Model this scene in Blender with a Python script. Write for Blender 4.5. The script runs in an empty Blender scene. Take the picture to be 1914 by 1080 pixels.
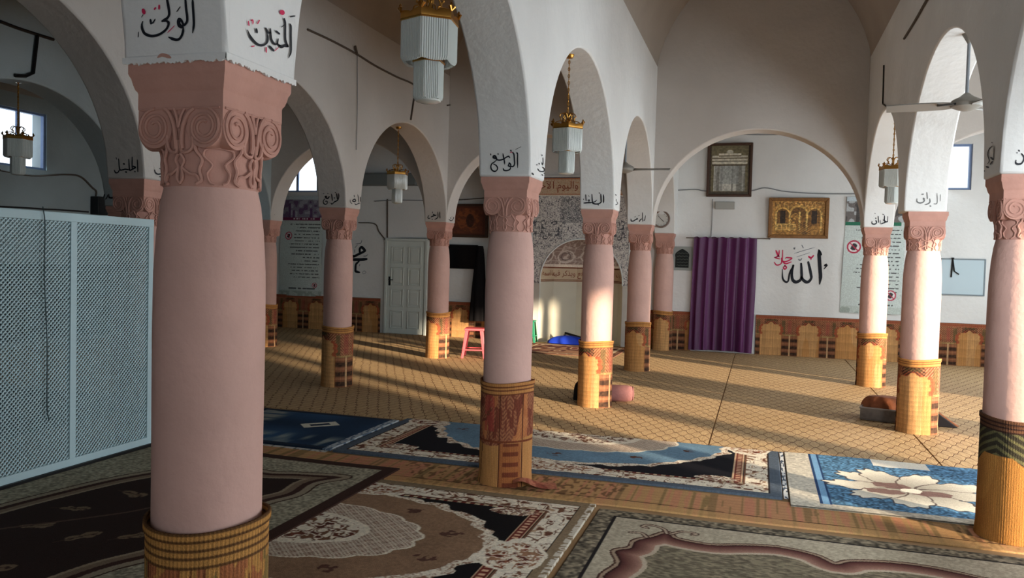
import bpy, bmesh, math, random
import numpy as np
from mathutils import Vector
random.seed(7)
C = bpy.context.scene.collection
PI = math.pi

# ------------------------------------------------------------------ camera
FPX, PITCH, ROLL, YAW, CAMZ, CAMX = 1506.37, -.0348, .0266, .2983, 1.5389, 1.6545
def cam_axes():
    cy, sy = math.cos(YAW), math.sin(YAW)
    fw = np.array([-sy*math.cos(PITCH), cy*math.cos(PITCH), math.sin(PITCH)])
    rt = np.array([cy, sy, 0.]); up = np.cross(rt, fw)
    return (np.array([CAMX, 0., CAMZ]), fw, rt*math.cos(ROLL)+up*math.sin(ROLL), -rt*math.sin(ROLL)+up*math.cos(ROLL))
CO, FW, RT, UP = cam_axes()
def at(u, v, ax, val):
    """point of the world plane axis=val measured at a pixel of the photograph"""
    d = FW*FPX + RT*(u-957) - UP*(v-540)
    t = (val-CO[ax])/d[ax]
    return CO + d*t
cd = bpy.data.cameras.new('camera'); cam = bpy.data.objects.new('camera', cd); C.objects.link(cam)
from mathutils import Matrix
M = Matrix(((RT[0], UP[0], -FW[0], CO[0]), (RT[1], UP[1], -FW[1], CO[1]), (RT[2], UP[2], -FW[2], CO[2]), (0, 0, 0, 1)))
cam.matrix_world = M
cd.sensor_width = 36; cd.lens = 36*FPX/1914; cd.clip_start = .05
bpy.context.scene.camera = cam

# ------------------------------------------------------------------ materials
def lin(c):
    c = np.asarray(c, float)/255.
    return np.where(c <= .04045, c/12.92, ((c+.055)/1.055)**2.4)
MATS = {}
def mat(name, rgb, rough=.7, metal=0, noise=0, nscale=8, bump=0, bscale=60, emit=0, spec=.3, trans=0):
    if name in MATS: return MATS[name]
    m = bpy.data.materials.new(name); m.use_nodes = True
    nt = m.node_tree; b = nt.nodes['Principled BSDF']
    col = [float(x) for x in lin(rgb)]+[1]
    b.inputs['Base Color'].default_value = col
    b.inputs['Roughness'].default_value = rough
    b.inputs['Metallic'].default_value = metal
    b.inputs['Specular IOR Level'].default_value = spec
    if emit:
        b.inputs['Emission Color'].default_value = col; b.inputs['Emission Strength'].default_value = emit
    if trans:
        b.inputs['Transmission Weight'].default_value = trans
    tc = nt.nodes.new('ShaderNodeTexCoord')
    if noise:
        n = nt.nodes.new('ShaderNodeTexNoise'); n.inputs['Scale'].default_value = nscale; n.inputs['Detail'].default_value = 5
        r = nt.nodes.new('ShaderNodeMapRange'); r.inputs['From Min'].default_value = .3; r.inputs['From Max'].default_value = .7
        r.inputs['To Min'].default_value = 1-noise; r.inputs['To Max'].default_value = 1+noise*.4
        mx = nt.nodes.new('ShaderNodeMix'); mx.data_type = 'RGBA'; mx.blend_type = 'MULTIPLY'; mx.inputs[0].default_value = 1
        mx.inputs[6].default_value = col
        nt.links.new(tc.outputs['Object'], n.inputs['Vector']); nt.links.new(n.outputs[0], r.inputs[0])
        nt.links.new(r.outputs[0], mx.inputs[7]); nt.links.new(mx.outputs[2], b.inputs['Base Color'])
    if bump:
        n2 = nt.nodes.new('ShaderNodeTexNoise'); n2.inputs['Scale'].default_value = bscale; n2.inputs['Detail'].default_value = 4
        bp = nt.nodes.new('ShaderNodeBump'); bp.inputs['Strength'].default_value = bump; bp.inputs['Distance'].default_value = .02
        nt.links.new(tc.outputs['Object'], n2.inputs['Vector']); nt.links.new(n2.outputs[0], bp.inputs['Height'])
        nt.links.new(bp.outputs[0], b.inputs['Normal'])
    MATS[name] = m
    return m
def colmat(name, rough=.9, bump=.25, bscale=160, spec=.15, metal=0):
    """colours woven into the mesh (colour attribute)"""
    if name in MATS: return MATS[name]
    m = bpy.data.materials.new(name); m.use_nodes = True; nt = m.node_tree; b = nt.nodes['Principled BSDF']
    a = nt.nodes.new('ShaderNodeAttribute'); a.attribute_name = 'Col'
    b.inputs['Roughness'].default_value = rough; b.inputs['Specular IOR Level'].default_value = spec; b.inputs['Metallic'].default_value = metal
    tc = nt.nodes.new('ShaderNodeTexCoord')
    n = nt.nodes.new('ShaderNodeTexNoise'); n.inputs['Scale'].default_value = bscale; n.inputs['Detail'].default_value = 2
    r = nt.nodes.new('ShaderNodeMapRange'); r.inputs['From Min'].default_value = .3; r.inputs['From Max'].default_value = .7
    r.inputs['To Min'].default_value = .82; r.inputs['To Max'].default_value = 1.1
    mx = nt.nodes.new('ShaderNodeMix'); mx.data_type = 'RGBA'; mx.blend_type = 'MULTIPLY'; mx.inputs[0].default_value = 1
    bp = nt.nodes.new('ShaderNodeBump'); bp.inputs['Strength'].default_value = bump; bp.inputs['Distance'].default_value = .01
    L = nt.links.new
    L(tc.outputs['Object'], n.inputs['Vector']); L(n.outputs[0], r.inputs[0]); L(a.outputs['Color'], mx.inputs[6]); L(r.outputs[0], mx.inputs[7])
    L(mx.outputs[2], b.inputs['Base Color']); L(n.outputs[0], bp.inputs['Height']); L(bp.outputs[0], b.inputs['Normal'])
    MATS[name] = m
    return m
def glassmat():
    if 'window_glass' in MATS: return MATS['window_glass']
    m = bpy.data.materials.new('window_glass'); m.use_nodes = True; nt = m.node_tree; nt.nodes.clear()
    o = nt.nodes.new('ShaderNodeOutputMaterial'); t = nt.nodes.new('ShaderNodeBsdfTransparent'); g = nt.nodes.new('ShaderNodeBsdfGlossy')
    g.inputs['Roughness'].default_value = .05; x = nt.nodes.new('ShaderNodeMixShader'); x.inputs[0].default_value = .07
    nt.links.new(t.outputs[0], x.inputs[1]); nt.links.new(g.outputs[0], x.inputs[2]); nt.links.new(x.outputs[0], o.inputs[0])
    MATS['window_glass'] = m; return m
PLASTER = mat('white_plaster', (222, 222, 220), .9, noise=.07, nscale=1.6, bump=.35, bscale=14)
CEILM = mat('aged_shaded_ceiling_plaster', (168, 158, 148), .95, noise=.12, nscale=1.2, bump=.3, bscale=10)  # greyish old plaster, with the vault's shade put into its colour
SHADEP = mat('shade_toned_plaster', (166, 176, 178), .9, noise=.10, nscale=1.5, bump=.35, bscale=14)  # same white plaster with the far aisle's shade put into its tone
ARCHP = mat('shade_dulled_plaster', (196, 190, 184), .9, noise=.08, nscale=1.4, bump=.35, bscale=14)  # white plaster darkened to carry the shade of the upper walls
PINK = mat('pink_plaster', (199, 161, 150), .85, noise=.10, nscale=4, bump=.2, bscale=25)
PINKC = mat('pink_carved_stone', (188, 142, 128), .85, noise=.1, nscale=9, bump=.15, bscale=40)
INK = mat('black_paint', (16, 20, 30), .6)
REDINK = mat('red_paint', (200, 38, 84), .6)
GREYINK = mat('thin_grey_paint', (120, 125, 132), .7)
GLAREINK = mat('glare_greyed_paint', (110, 112, 112), .7)  # black ink greyed to carry the bright window's glare in its colour
WHITEP = mat('white_paint', (226, 232, 232), .5)
GOLD = mat('brass', (176, 128, 62), .3, metal=1)
CRYST = mat('crystal_glass_rods', (226, 232, 228), .2, spec=.6, trans=.3)
BLACK = mat('black_plastic', (14, 14, 16), .4)
DARK = mat('dark_cable', (84, 74, 66), .7)
GREYC = mat('grey_cable', (128, 130, 132), .7)

# ------------------------------------------------------------------ mesh helpers
class MB:
    def __init__(s): s.v = []; s.f = []; s.m = []
    def add(s, vs, fs, mi=0):
        o = len(s.v); s.v += [tuple(map(float, p)) for p in vs]
        for f in fs: s.f.append(tuple(i+o for i in f)); s.m.append(mi)
        return s
    def box(s, x0, x1, y0, y1, z0, z1, mi=0):
        v = [(x, y, z) for z in (z0, z1) for y in (y0, y1) for x in (x0, x1)]
        return s.add(v, [(0, 2, 3, 1), (4, 5, 7, 6), (0, 1, 5, 4), (2, 6, 7, 3), (0, 4, 6, 2), (1, 3, 7, 5)], mi)
    def tube(s, pts, r, n=6, mi=0, closed=False, caps=True):
        pts = [np.array(p, float) for p in pts]; k = len(pts)
        rs = r if hasattr(r, '__len__') else [r]*k
        vs = []; ref = None
        for i, p in enumerate(pts):
            a = pts[(i-1) % k] if (closed or i) else p; b = pts[(i+1) % k] if (closed or i < k-1) else p
            t = b-a; t = t/(np.linalg.norm(t)+1e-9)
            if ref is None:
                ref = np.cross(t, [0, 0, 1.]) if abs(t[2]) < .9 else np.cross(t, [1., 0, 0])
            ref = ref-t*(ref@t); ref = ref/(np.linalg.norm(ref)+1e-9); q = np.cross(t, ref)
            for j in range(n):
                an = 2*PI*j/n; vs.append(p+rs[i]*(math.cos(an)*ref+math.sin(an)*q))
        fs = []
        for i in range(k if closed else k-1):
            for j in range(n):
                i2 = (i+1) % k
                fs.append((i*n+j, i*n+(j+1) % n, i2*n+(j+1) % n, i2*n+j))
        if caps and not closed:
            fs.append(tuple(range(n-1, -1, -1))); fs.append(tuple((k-1)*n+j for j in range(n)))
        return s.add(vs, fs, mi)
    def lathe(s, prof, n=32, c=(0, 0), mi=0, caps=True, seg=(0, 2*PI)):
        full = abs(seg[1]-seg[0]-2*PI) < 1e-6; m = n if full else n+1; vs = []
        for r, z in prof:
            for j in range(m):
                a = seg[0]+(seg[1]-seg[0])*j/n; vs.append((c[0]+r*math.cos(a), c[1]+r*math.sin(a), z))
        fs = []
        for i in range(len(prof)-1):
            for j in range(n):
                j2 = (j+1) % m; fs.append((i*m+j, i*m+j2, (i+1)*m+j2, (i+1)*m+j))
        if caps and full:
            fs.append(tuple(range(m-1, -1, -1))); fs.append(tuple((len(prof)-1)*m+j for j in range(m)))
        return s.add(vs, fs, mi)
    def cyl(s, p0, p1, r, n=16, mi=0): return s.tube([p0, p1], r, n, mi)
    def prism(s, poly, axis, a0, a1, mi=0):
        """poly: 2-D points of the plane normal to axis (order x,y,z without axis)"""
        def P(q, a):
            l = list(q); l.insert(axis, a); return l
        n = len(poly); vs = [P(q, a0) for q in poly]+[P(q, a1) for q in poly]
        fs = [tuple(range(n)), tuple(range(2*n-1, n-1, -1))]+[(i, n+i, n+(i+1) % n, (i+1) % n) for i in range(n)]
        return s.add(vs, fs, mi)
    def build(s, name, mats, parent=None, smooth=False, loc=None, bevel=0, angle=35):
        me = bpy.data.meshes.new(name); me.from_pydata(s.v, [], s.f)
        for m in (mats if isinstance(mats, (list, tuple)) else [mats]): me.materials.append(m)
        if len(me.materials) > 1: me.polygons.foreach_set('material_index', s.m)
        bm = bmesh.new(); bm.from_mesh(me); bmesh.ops.recalc_face_normals(bm, faces=bm.faces); bm.to_mesh(me); bm.free()
        if smooth:
            me.polygons.foreach_set('use_smooth', [True]*len(me.polygons))
            me.set_sharp_from_angle(angle=math.radians(angle))
        me.update()
        return link(name, me, parent, loc, bevel)
def link(name, me, parent=None, loc=None, bevel=0):
    o = bpy.data.objects.new(name, me); C.objects.link(o)
    if loc is not None: o.location = loc
    if parent is not None: o.parent = parent
    if bevel:
        b = o.modifiers.new('bevel', 'BEVEL'); b.width = bevel; b.segments = 2; b.limit_method = 'ANGLE'; b.angle_limit = math.radians(40)
    return o
def tag(o, label=None, cat=None, group=None, kind=None):
    if label: o['label'] = label
    if cat: o['category'] = cat
    if group: o['group'] = group
    if kind: o['kind'] = kind
    return o
def thing(name, label, cat, loc=(0, 0, 0), rz=0, group=None, kind='thing'):
    o = bpy.data.objects.new(name, None); C.objects.link(o); o.location = loc; o.rotation_euler = (0, 0, rz); o.empty_display_size = .1
    return tag(o, label, cat, group, kind)
def struct(o, label=None): o['kind'] = 'structure'; return tag(o, label) if label else o
def copy_tree(o, parent=None):
    c = o.copy(); C.objects.link(c); c.parent = parent
    for ch in list(o.children): copy_tree(ch, c)
    return c
def spline(pts, n=8, closed=False):
    P = [np.array(p, float) for p in pts]
    if len(P) < 3 and not closed:
        return [P[0]+(P[-1]-P[0])*t for t in np.linspace(0, 1, n+1)] if len(P) > 1 else P
    out = []; k = len(P)
    for i in range(k if closed else k-1):
        p0 = P[(i-1) % k] if closed or i else 2*P[0]-P[1]; p1 = P[i]; p2 = P[(i+1) % k]
        p3 = P[(i+2) % k] if closed or i+2 < k else 2*P[-1]-P[-2]
        for t in np.linspace(0, 1, n, endpoint=False):
            out.append(.5*((2*p1)+(p2-p0)*t+(2*p0-5*p1+4*p2-p3)*t*t+(-p0+3*p1-3*p2+p3)*t**3))
    if not closed: out.append(P[-1])
    return out

# numpy painting helpers -------------------------------------------------------
def vnoise(x, y, seed=0):
    xi = np.floor(x).astype(np.int64); yi = np.floor(y).astype(np.int64); fx = x-xi; fy = y-yi
    fx = fx*fx*(3-2*fx); fy = fy*fy*(3-2*fy)
    def h(a, b):
        n = (a*374761393+b*668265263+seed*982451653) & 0x7fffffff
        n = ((n ^ (n >> 13))*1274126177) & 0x7fffffff
        return ((n ^ (n >> 16)) & 0xffff)/65535.
    return (h(xi, yi)*(1-fx)+h(xi+1, yi)*fx)*(1-fy)+(h(xi, yi+1)*(1-fx)+h(xi+1, yi+1)*fx)*fy
class Paint:
    """colour field sampled on a regular grid, in metres"""
    def __init__(s, x0, x1, y0, y1, nx, ny, base):
        s.nx, s.ny = nx, ny; s.x0, s.x1, s.y0, s.y1 = x0, x1, y0, y1
        s.X, s.Y = np.meshgrid(np.linspace(x0, x1, nx), np.linspace(y0, y1, ny))
        s.c = np.zeros((ny, nx, 3)); s.c[:] = base
    def put(s, mask, col, a=1.):
        m = (mask*a)[..., None] if mask.dtype != bool else (mask.astype(float)*a)[..., None]
        s.c = s.c*(1-m)+np.asarray(col, float)*m
    def speck(s, f, amt, seed=1, mask=None):
        k = 1+amt*(vnoise(s.X*f, s.Y*f, seed)-.5)*2
        s.c = s.c*(k[..., None] if mask is None else np.where(mask, k, 1)[..., None])
    def dist(s, pts, closed=False):
        d = np.full(s.X.shape, 1e9); P = pts+[pts[0]] if closed else pts
        for a, b in zip(P[:-1], P[1:]):
            ax, ay, bx, by = a[0], a[1], b[0], b[1]; dx, dy = bx-ax, by-ay; L = dx*dx+dy*dy+1e-12
            t = np.clip(((s.X-ax)*dx+(s.Y-ay)*dy)/L, 0, 1)
            d = np.minimum(d, np.hypot(s.X-ax-t*dx, s.Y-ay-t*dy))
        return d
    def inside(s, pts):
        r = np.zeros(s.X.shape, bool); n = len(pts)
        for i in range(n):
            ax, ay = pts[i][0], pts[i][1]; bx, by = pts[(i+1) % n][0], pts[(i+1) % n][1]
            if ay == by: continue
            r ^= ((ay > s.Y) != (by > s.Y)) & (s.X < (bx-ax)*(s.Y-ay)/(by-ay)+ax)
        return r
    def line(s, pts, w, col, a=1.): s.put(s.dist(pts) < w, col, a)
def grid_obj(name, P, pos, m, parent=None, drop=None, smooth=True, loc=None):
    """P painted field; pos(X,Y)->(x,y,z) arrays"""
    nx, ny = P.nx, P.ny; x, y, z = pos(P.X, P.Y)
    co = np.stack([x, y, z], -1)*np.ones((ny, nx, 3))
    if drop:   # edge turns down to the floor
        for sl_e, sl_i in (((0, slice(None)), (1, slice(None))), ((-1, slice(None)), (-2, slice(None))), ((slice(None), 0), (slice(None), 1)), ((slice(None), -1), (slice(None), -2))):
            co[sl_e] = co[sl_i]; co[sl_e] += np.array(drop)
    idx = np.arange(nx*ny).reshape(ny, nx)
    q = np.stack([idx[:-1, :-1], idx[:-1, 1:], idx[1:, 1:], idx[1:, :-1]], -1).reshape(-1, 4)
    me = bpy.data.meshes.new(name); me.vertices.add(nx*ny); me.vertices.foreach_set('co', co.reshape(-1).astype(np.float32))
    nf = len(q); me.loops.add(nf*4); me.loops.foreach_set('vertex_index', q.reshape(-1).astype(np.int32))
    me.polygons.add(nf); me.polygons.foreach_set('loop_start', np.arange(0, nf*4, 4, dtype=np.int32))
    me.update(calc_edges=True)
    a = me.color_attributes.new('Col', 'FLOAT_COLOR', 'POINT')
    rgba = np.ones((ny*nx, 4), np.float32); rgba[:, :3] = lin(np.clip(P.c, 0, 255)).reshape(-1, 3); a.data.foreach_set('color', rgba.reshape(-1))
    if smooth: me.polygons.foreach_set('use_smooth', [True]*nf)
    me.materials.append(m); me.validate()
    return link(name, me, parent, loc)
def G(*c): return np.array(c, float)

# ------------------------------------------------------------------ layout
H, B = 2.10, .18                              # plaster block underside, half width of block
XL, XM, XR, XLL = -3.107, 0., 3.099, -6.19
YR = [2.147, 5.322, 8.494, 11.603]
YB, YF, XWL, XWR = 14.85, -1.25, -9.3, 6.2     # back wall, wall behind the viewer, side walls
ZS, APEX, ZT = 2.10, 3.345, 4.3
SPR = 3.9

# ---- arcades
def arch_z(t, c0, c1, apex=APEX):
    m = (c0+c1)/2; a = (c1-c0)/2
    return ZS+(apex-ZS)*math.sqrt(max(0, 1-((t-m)/a)**2))
def arcade(name, axis, fixed, bays, piers, ztop=ZT, thick=B, apex=APEX, m=PLASTER):
    """bays: list of (t0,t1) clear openings; piers: list of (t0,t1)"""
    mb = MB()
    def P(t, s, z): return (fixed+s*thick, t, z) if axis == 'y' else (t, fixed+s*thick, z)
    for t0, t1 in bays:
        N = 40; prof = []
        for i in range(N+1):
            th = PI*(1-i/N); t = (t0+t1)/2+(t1-t0)/2*math.cos(th); prof.append((t, ZS+(apex-ZS)*math.sin(th)))
        vs = []; fs = []
        for t, z in prof: vs += [P(t, -1, z), P(t, 1, z), P(t, -1, ztop), P(t, 1, ztop)]
        for i in range(len(prof)-1):
            a, b = 4*i, 4*i+4
            fs.append((a, a+1, b+1, b))
            if abs(prof[i][0]-prof[i+1][0]) > 1e-9: fs += [(a, b, b+2, a+2), (a+1, a+3, b+3, b+1)]
        mb.add(vs, fs)
    for t0, t1 in piers:
        vs = [P(t, s, z) for z in (H, ztop) for t in (t0, t1) for s in (-1, 1)]
        mb.add(vs, [(0, 1, 3, 2), (0, 2, 6, 4), (1, 5, 7, 3)])
    o = mb.build(name, m, None, smooth=True, angle=32)
    bm = bmesh.new(); bm.from_mesh(o.data); bmesh.ops.remove_doubles(bm, verts=bm.verts, dist=1e-4); bmesh.ops.recalc_face_normals(bm, faces=bm.faces); bm.to_mesh(o.data); bm.free()
    o.data.set_sharp_from_angle(angle=math.radians(32))
    b = o.modifiers.new('soft_edges', 'BEVEL'); b.width = .014; b.segments = 2; b.limit_method = 'ANGLE'; b.angle_limit = math.radians(50)
    return struct(o)
def run(cs, lo, hi):
    bays = []; piers = []
    for c in cs: piers.append((c-B, c+B))
    for a, b in zip(cs[:-1], cs[1:]): bays.append((a+B, b-B))
    return bays, piers
cM = [-1.03]+YR+[14.67]
bM, pM = run(cM, YF, YB); pM[0] = (-1.25, -.85); pM[-1] = (14.49, 14.85)
A_M = arcade('wall_arcade_centre', 'y', XM, bM, pM)
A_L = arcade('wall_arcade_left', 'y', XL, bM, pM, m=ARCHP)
cR = [-1.03]+YR; bR, pR = run(cR, YF, YB); pR[0] = (-1.25, -.85)
A_R = arcade('wall_arcade_right', 'y', XR, bR, pR)
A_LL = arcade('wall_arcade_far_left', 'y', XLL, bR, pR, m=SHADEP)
Y3 = YR[3]
xb = [(XWL, XLL-B), (XLL+B, XL-B), (XL+B, XM-B), (XM+B, XR-B), (XR+B, XWR)]
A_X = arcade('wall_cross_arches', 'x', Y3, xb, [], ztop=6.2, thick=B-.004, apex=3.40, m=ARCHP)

# ---- ceiling: barrel vaults between the arcades under a roof slab
mb = MB()
for x0, x1 in ((XWL, XLL-B+.05), (XLL+B-.05, XL-B+.05), (XL+B-.05, XM-B+.05), (XM+B-.05, XR-B+.05), (XR+B-.05, XWR)):
    m, a = (x0+x1)/2, (x1-x0)/2; n = 28; vs = []; 
    for i in range(n+1):
        th = PI*i/n; x = m-a*math.cos(th); z = SPR+1.75*math.sin(th); vs += [(x, YF, z), (x, YB, z)]
    mb.add(vs, [(2*i, 2*i+1, 2*i+3, 2*i+2) for i in range(n)])
mb.box(XWL-.3, XWR+.3, YF-.3, YB+.3, 6.0, 6.2)
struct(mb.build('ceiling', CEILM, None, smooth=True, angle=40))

# ---- outer walls with openings
def wall_panel(mb, axis, f0, f1, a0, a1, z0, z1, holes):
    """axis 'x': wall runs along x, between y=f0..f1; holes (a0,a1,z0,z1)"""
    As = sorted({a0, a1, *[h[0] for h in holes], *[h[1] for h in holes]}); Zs = sorted({z0, z1, *[h[2] for h in holes], *[h[3] for h in holes]})
    for i in range(len(As)-1):
        for j in range(len(Zs)-1):
            ca, cz = (As[i]+As[i+1])/2, (Zs[j]+Zs[j+1])/2
            if any(h[0] < ca < h[1] and h[2] < cz < h[3] for h in holes): continue
            if axis == 'x': mb.box(As[i], As[i+1], f0, f1, Zs[j], Zs[j+1])
            else: mb.box(f0, f1, As[i], As[i+1], Zs[j], Zs[j+1])
    return mb
W1 = (-8.20, -7.20, 2.86, 3.62); W2 = (3.88, 4.90, 2.90, 3.65); W3 = (9.20, 10.16, 2.78, 3.67)
MH = (-2.37, -.75, 0, 2.04)
w = MB(); wall_panel(w, 'x', YB, YB+.3, XWL-.3, XWR+.3, 0, 6.0, [W1, W2, MH]); wall_back = struct(w.build('wall_back', PLASTER))
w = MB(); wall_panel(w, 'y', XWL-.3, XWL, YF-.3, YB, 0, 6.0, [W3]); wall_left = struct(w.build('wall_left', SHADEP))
RH = [(2.75, 4.55, 0, 2.5), (4.85, 6.75, 0, 2.5), (7.6, 9.9, .3, 2.5)]
w = MB(); wall_panel(w, 'y', XWR, XWR+.3, YF-.3, YB, 0, 6.0, RH); struct(w.build('wall_right', PLASTER))
FH = [(.9, 2.1, 0, 2.4)]
w = MB(); wall_panel(w, 'x', YF-.3, YF, XWL-.3, XWR+.3, 0, 6.0, FH); struct(w.build('wall_front', mat('dark_front_wall', (120, 112, 106), .9)))  # unseen wall toned dark to cut bounced light
STRAW = None
def strawmat():
    m = bpy.data.materials.new('woven_straw'); m.use_nodes = True; nt = m.node_tree; b = nt.nodes['Principled BSDF']; L = nt.links.new
    b.inputs['Roughness'].default_value = .75; b.inputs['Specular IOR Level'].default_value = .25
    tc = nt.nodes.new('ShaderNodeTexCoord'); sp = nt.nodes.new('ShaderNodeSeparateXYZ'); L(tc.outputs['Object'], sp.inputs[0])
    def mth(op, a, bb=None):
        n = nt.nodes.new('ShaderNodeMath'); n.operation = op
        for i, q in enumerate((a, bb)):
            if q is None: continue
            if isinstance(q, (int, float)): n.inputs[i].default_value = q
            else: L(q, n.inputs[i])
        return n.outputs[0]
    nz = nt.nodes.new('ShaderNodeTexNoise'); nz.inputs['Scale'].default_value = 3; L(tc.outputs['Object'], nz.inputs['Vector'])
    wob = mth('MULTIPLY', mth('SUBTRACT', nz.outputs[0], .5), .25)
    u = mth('ADD', mth('DIVIDE', sp.outputs[0], .125), wob); v = mth('ADD', mth('DIVIDE', sp.outputs[1], .25), wob)
    # wavy lattice: two families of sine lines, phase shifted
    sn = mth('MULTIPLY', mth('SINE', mth('MULTIPLY', u, 2*PI)), .27)
    d1 = mth('ABSOLUTE', mth('SUBTRACT', mth('FRACT', mth('ADD', v, sn)), .5))
    d2 = mth('ABSOLUTE', mth('SUBTRACT', mth('FRACT', mth('SUBTRACT', mth('ADD', v, .5), sn)), .5))
    d = mth('MINIMUM', d1, d2)
    mr = nt.nodes.new('ShaderNodeMapRange'); mr.inputs['From Min'].default_value = .02; mr.inputs['From Max'].default_value = .065; L(d, mr.inputs[0])
    n2 = nt.nodes.new('ShaderNodeTexNoise'); n2.inputs['Scale'].default_value = 40; L(tc.outputs['Object'], n2.inputs['Vector'])
    mp = nt.nodes.new('ShaderNodeMapping'); mp.inputs['Scale'].default_value = (1, .08, 1); L(tc.outputs['Object'], mp.inputs[0])
    n3 = nt.nodes.new('ShaderNodeTexNoise'); n3.inputs['Scale'].default_value = 130; L(mp.outputs[0], n3.inputs['Vector'])
    cr = nt.nodes.new('ShaderNodeValToRGB'); cr.color_ramp.elements[0].position = .3; cr.color_ramp.elements[1].position = .7
    cr.color_ramp.elements[0].color = [*lin((174, 142, 102)), 1]; cr.color_ramp.elements[1].color = [*lin((208, 176, 130)), 1]; L(n3.outputs[0], cr.inputs[0])
    mx = nt.nodes.new('ShaderNodeMix'); mx.data_type = 'RGBA'; L(mr.outputs[0], mx.inputs[0]); mx.inputs[6].default_value = [*lin((112, 76, 46)), 1]; L(cr.outputs[0], mx.inputs[7])
    m2 = nt.nodes.new('ShaderNodeMix'); m2.data_type = 'RGBA'; m2.blend_type = 'MULTIPLY'; m2.inputs[0].default_value = .35; L(mx.outputs[2], m2.inputs[6]); L(n2.outputs[0], m2.inputs[7])
    L(m2.outputs[2], b.inputs['Base Color'])
    bp = nt.nodes.new('ShaderNodeBump'); bp.inputs['Strength'].default_value = .5; bp.inputs['Distance'].default_value = .01; L(mr.outputs[0], bp.inputs['Height']); L(bp.outputs[0], b.inputs['Normal'])
    return m
STRAW = strawmat()
FLOORM = mat('bare_floor', (150, 118, 82), .8, noise=.2, nscale=3)
struct(MB().box(XWL-.3, XWR+.3, YF-.3, YB+.3, -.2, 0).build('floor', FLOORM))
def floor_mat(x0, x1, y0, y1, label):
    mb = MB(); nx, ny = max(2, int((x1-x0)/.25)), max(2, int((y1-y0)/.25)); vs = []
    for j in range(ny+1):
        for i in range(nx+1):
            x = x0+(x1-x0)*i/nx; y = y0+(y1-y0)*j/ny; e = min(i, nx-i, j, ny-j) == 0
            vs.append((x, y, .010 if e else .014+.003*math.sin(x*3.1+y*1.7)))
    fs = [(j*(nx+1)+i, j*(nx+1)+i+1, (j+1)*(nx+1)+i+1, (j+1)*(nx+1)+i) for j in range(ny) for i in range(nx)]
    mb.add(vs, fs); b0 = len(vs); ring = [i for i in range(nx+1)]+[(j*(nx+1)+nx) for j in range(1, ny+1)]+[ny*(nx+1)+i for i in range(nx-1, -1, -1)]+[j*(nx+1) for j in range(ny-1, 0, -1)]
    low = [(vs[i][0], vs[i][1], .0005) for i in ring]; mb.v += low; k = len(ring)
    for i in range(k): mb.f.append((ring[i], ring[(i+1) % k], b0+(i+1) % k, b0+i)); mb.m.append(0)
    o = mb.build('floor_mat', STRAW, None, smooth=True, angle=60); return tag(o, label, 'mat', None, 'thing')
floor_mat(-9.25, 1.275, 6.99, 14.835, 'woven straw floor mat spreading from the prayer niche to the blue oval rug')
floor_mat(1.29, 3.075, 7.03, 14.30, 'narrow woven straw floor mat seamed between two broader ones, before purple curtain')
floor_mat(3.09, 6.15, 7.03, 14.835, 'woven straw floor mat under the column with the brown bundle')
floor_mat(1.29, 3.075, 14.315, 14.835, 'short straw floor mat piece along the foot of the arched wall mat')

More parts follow.
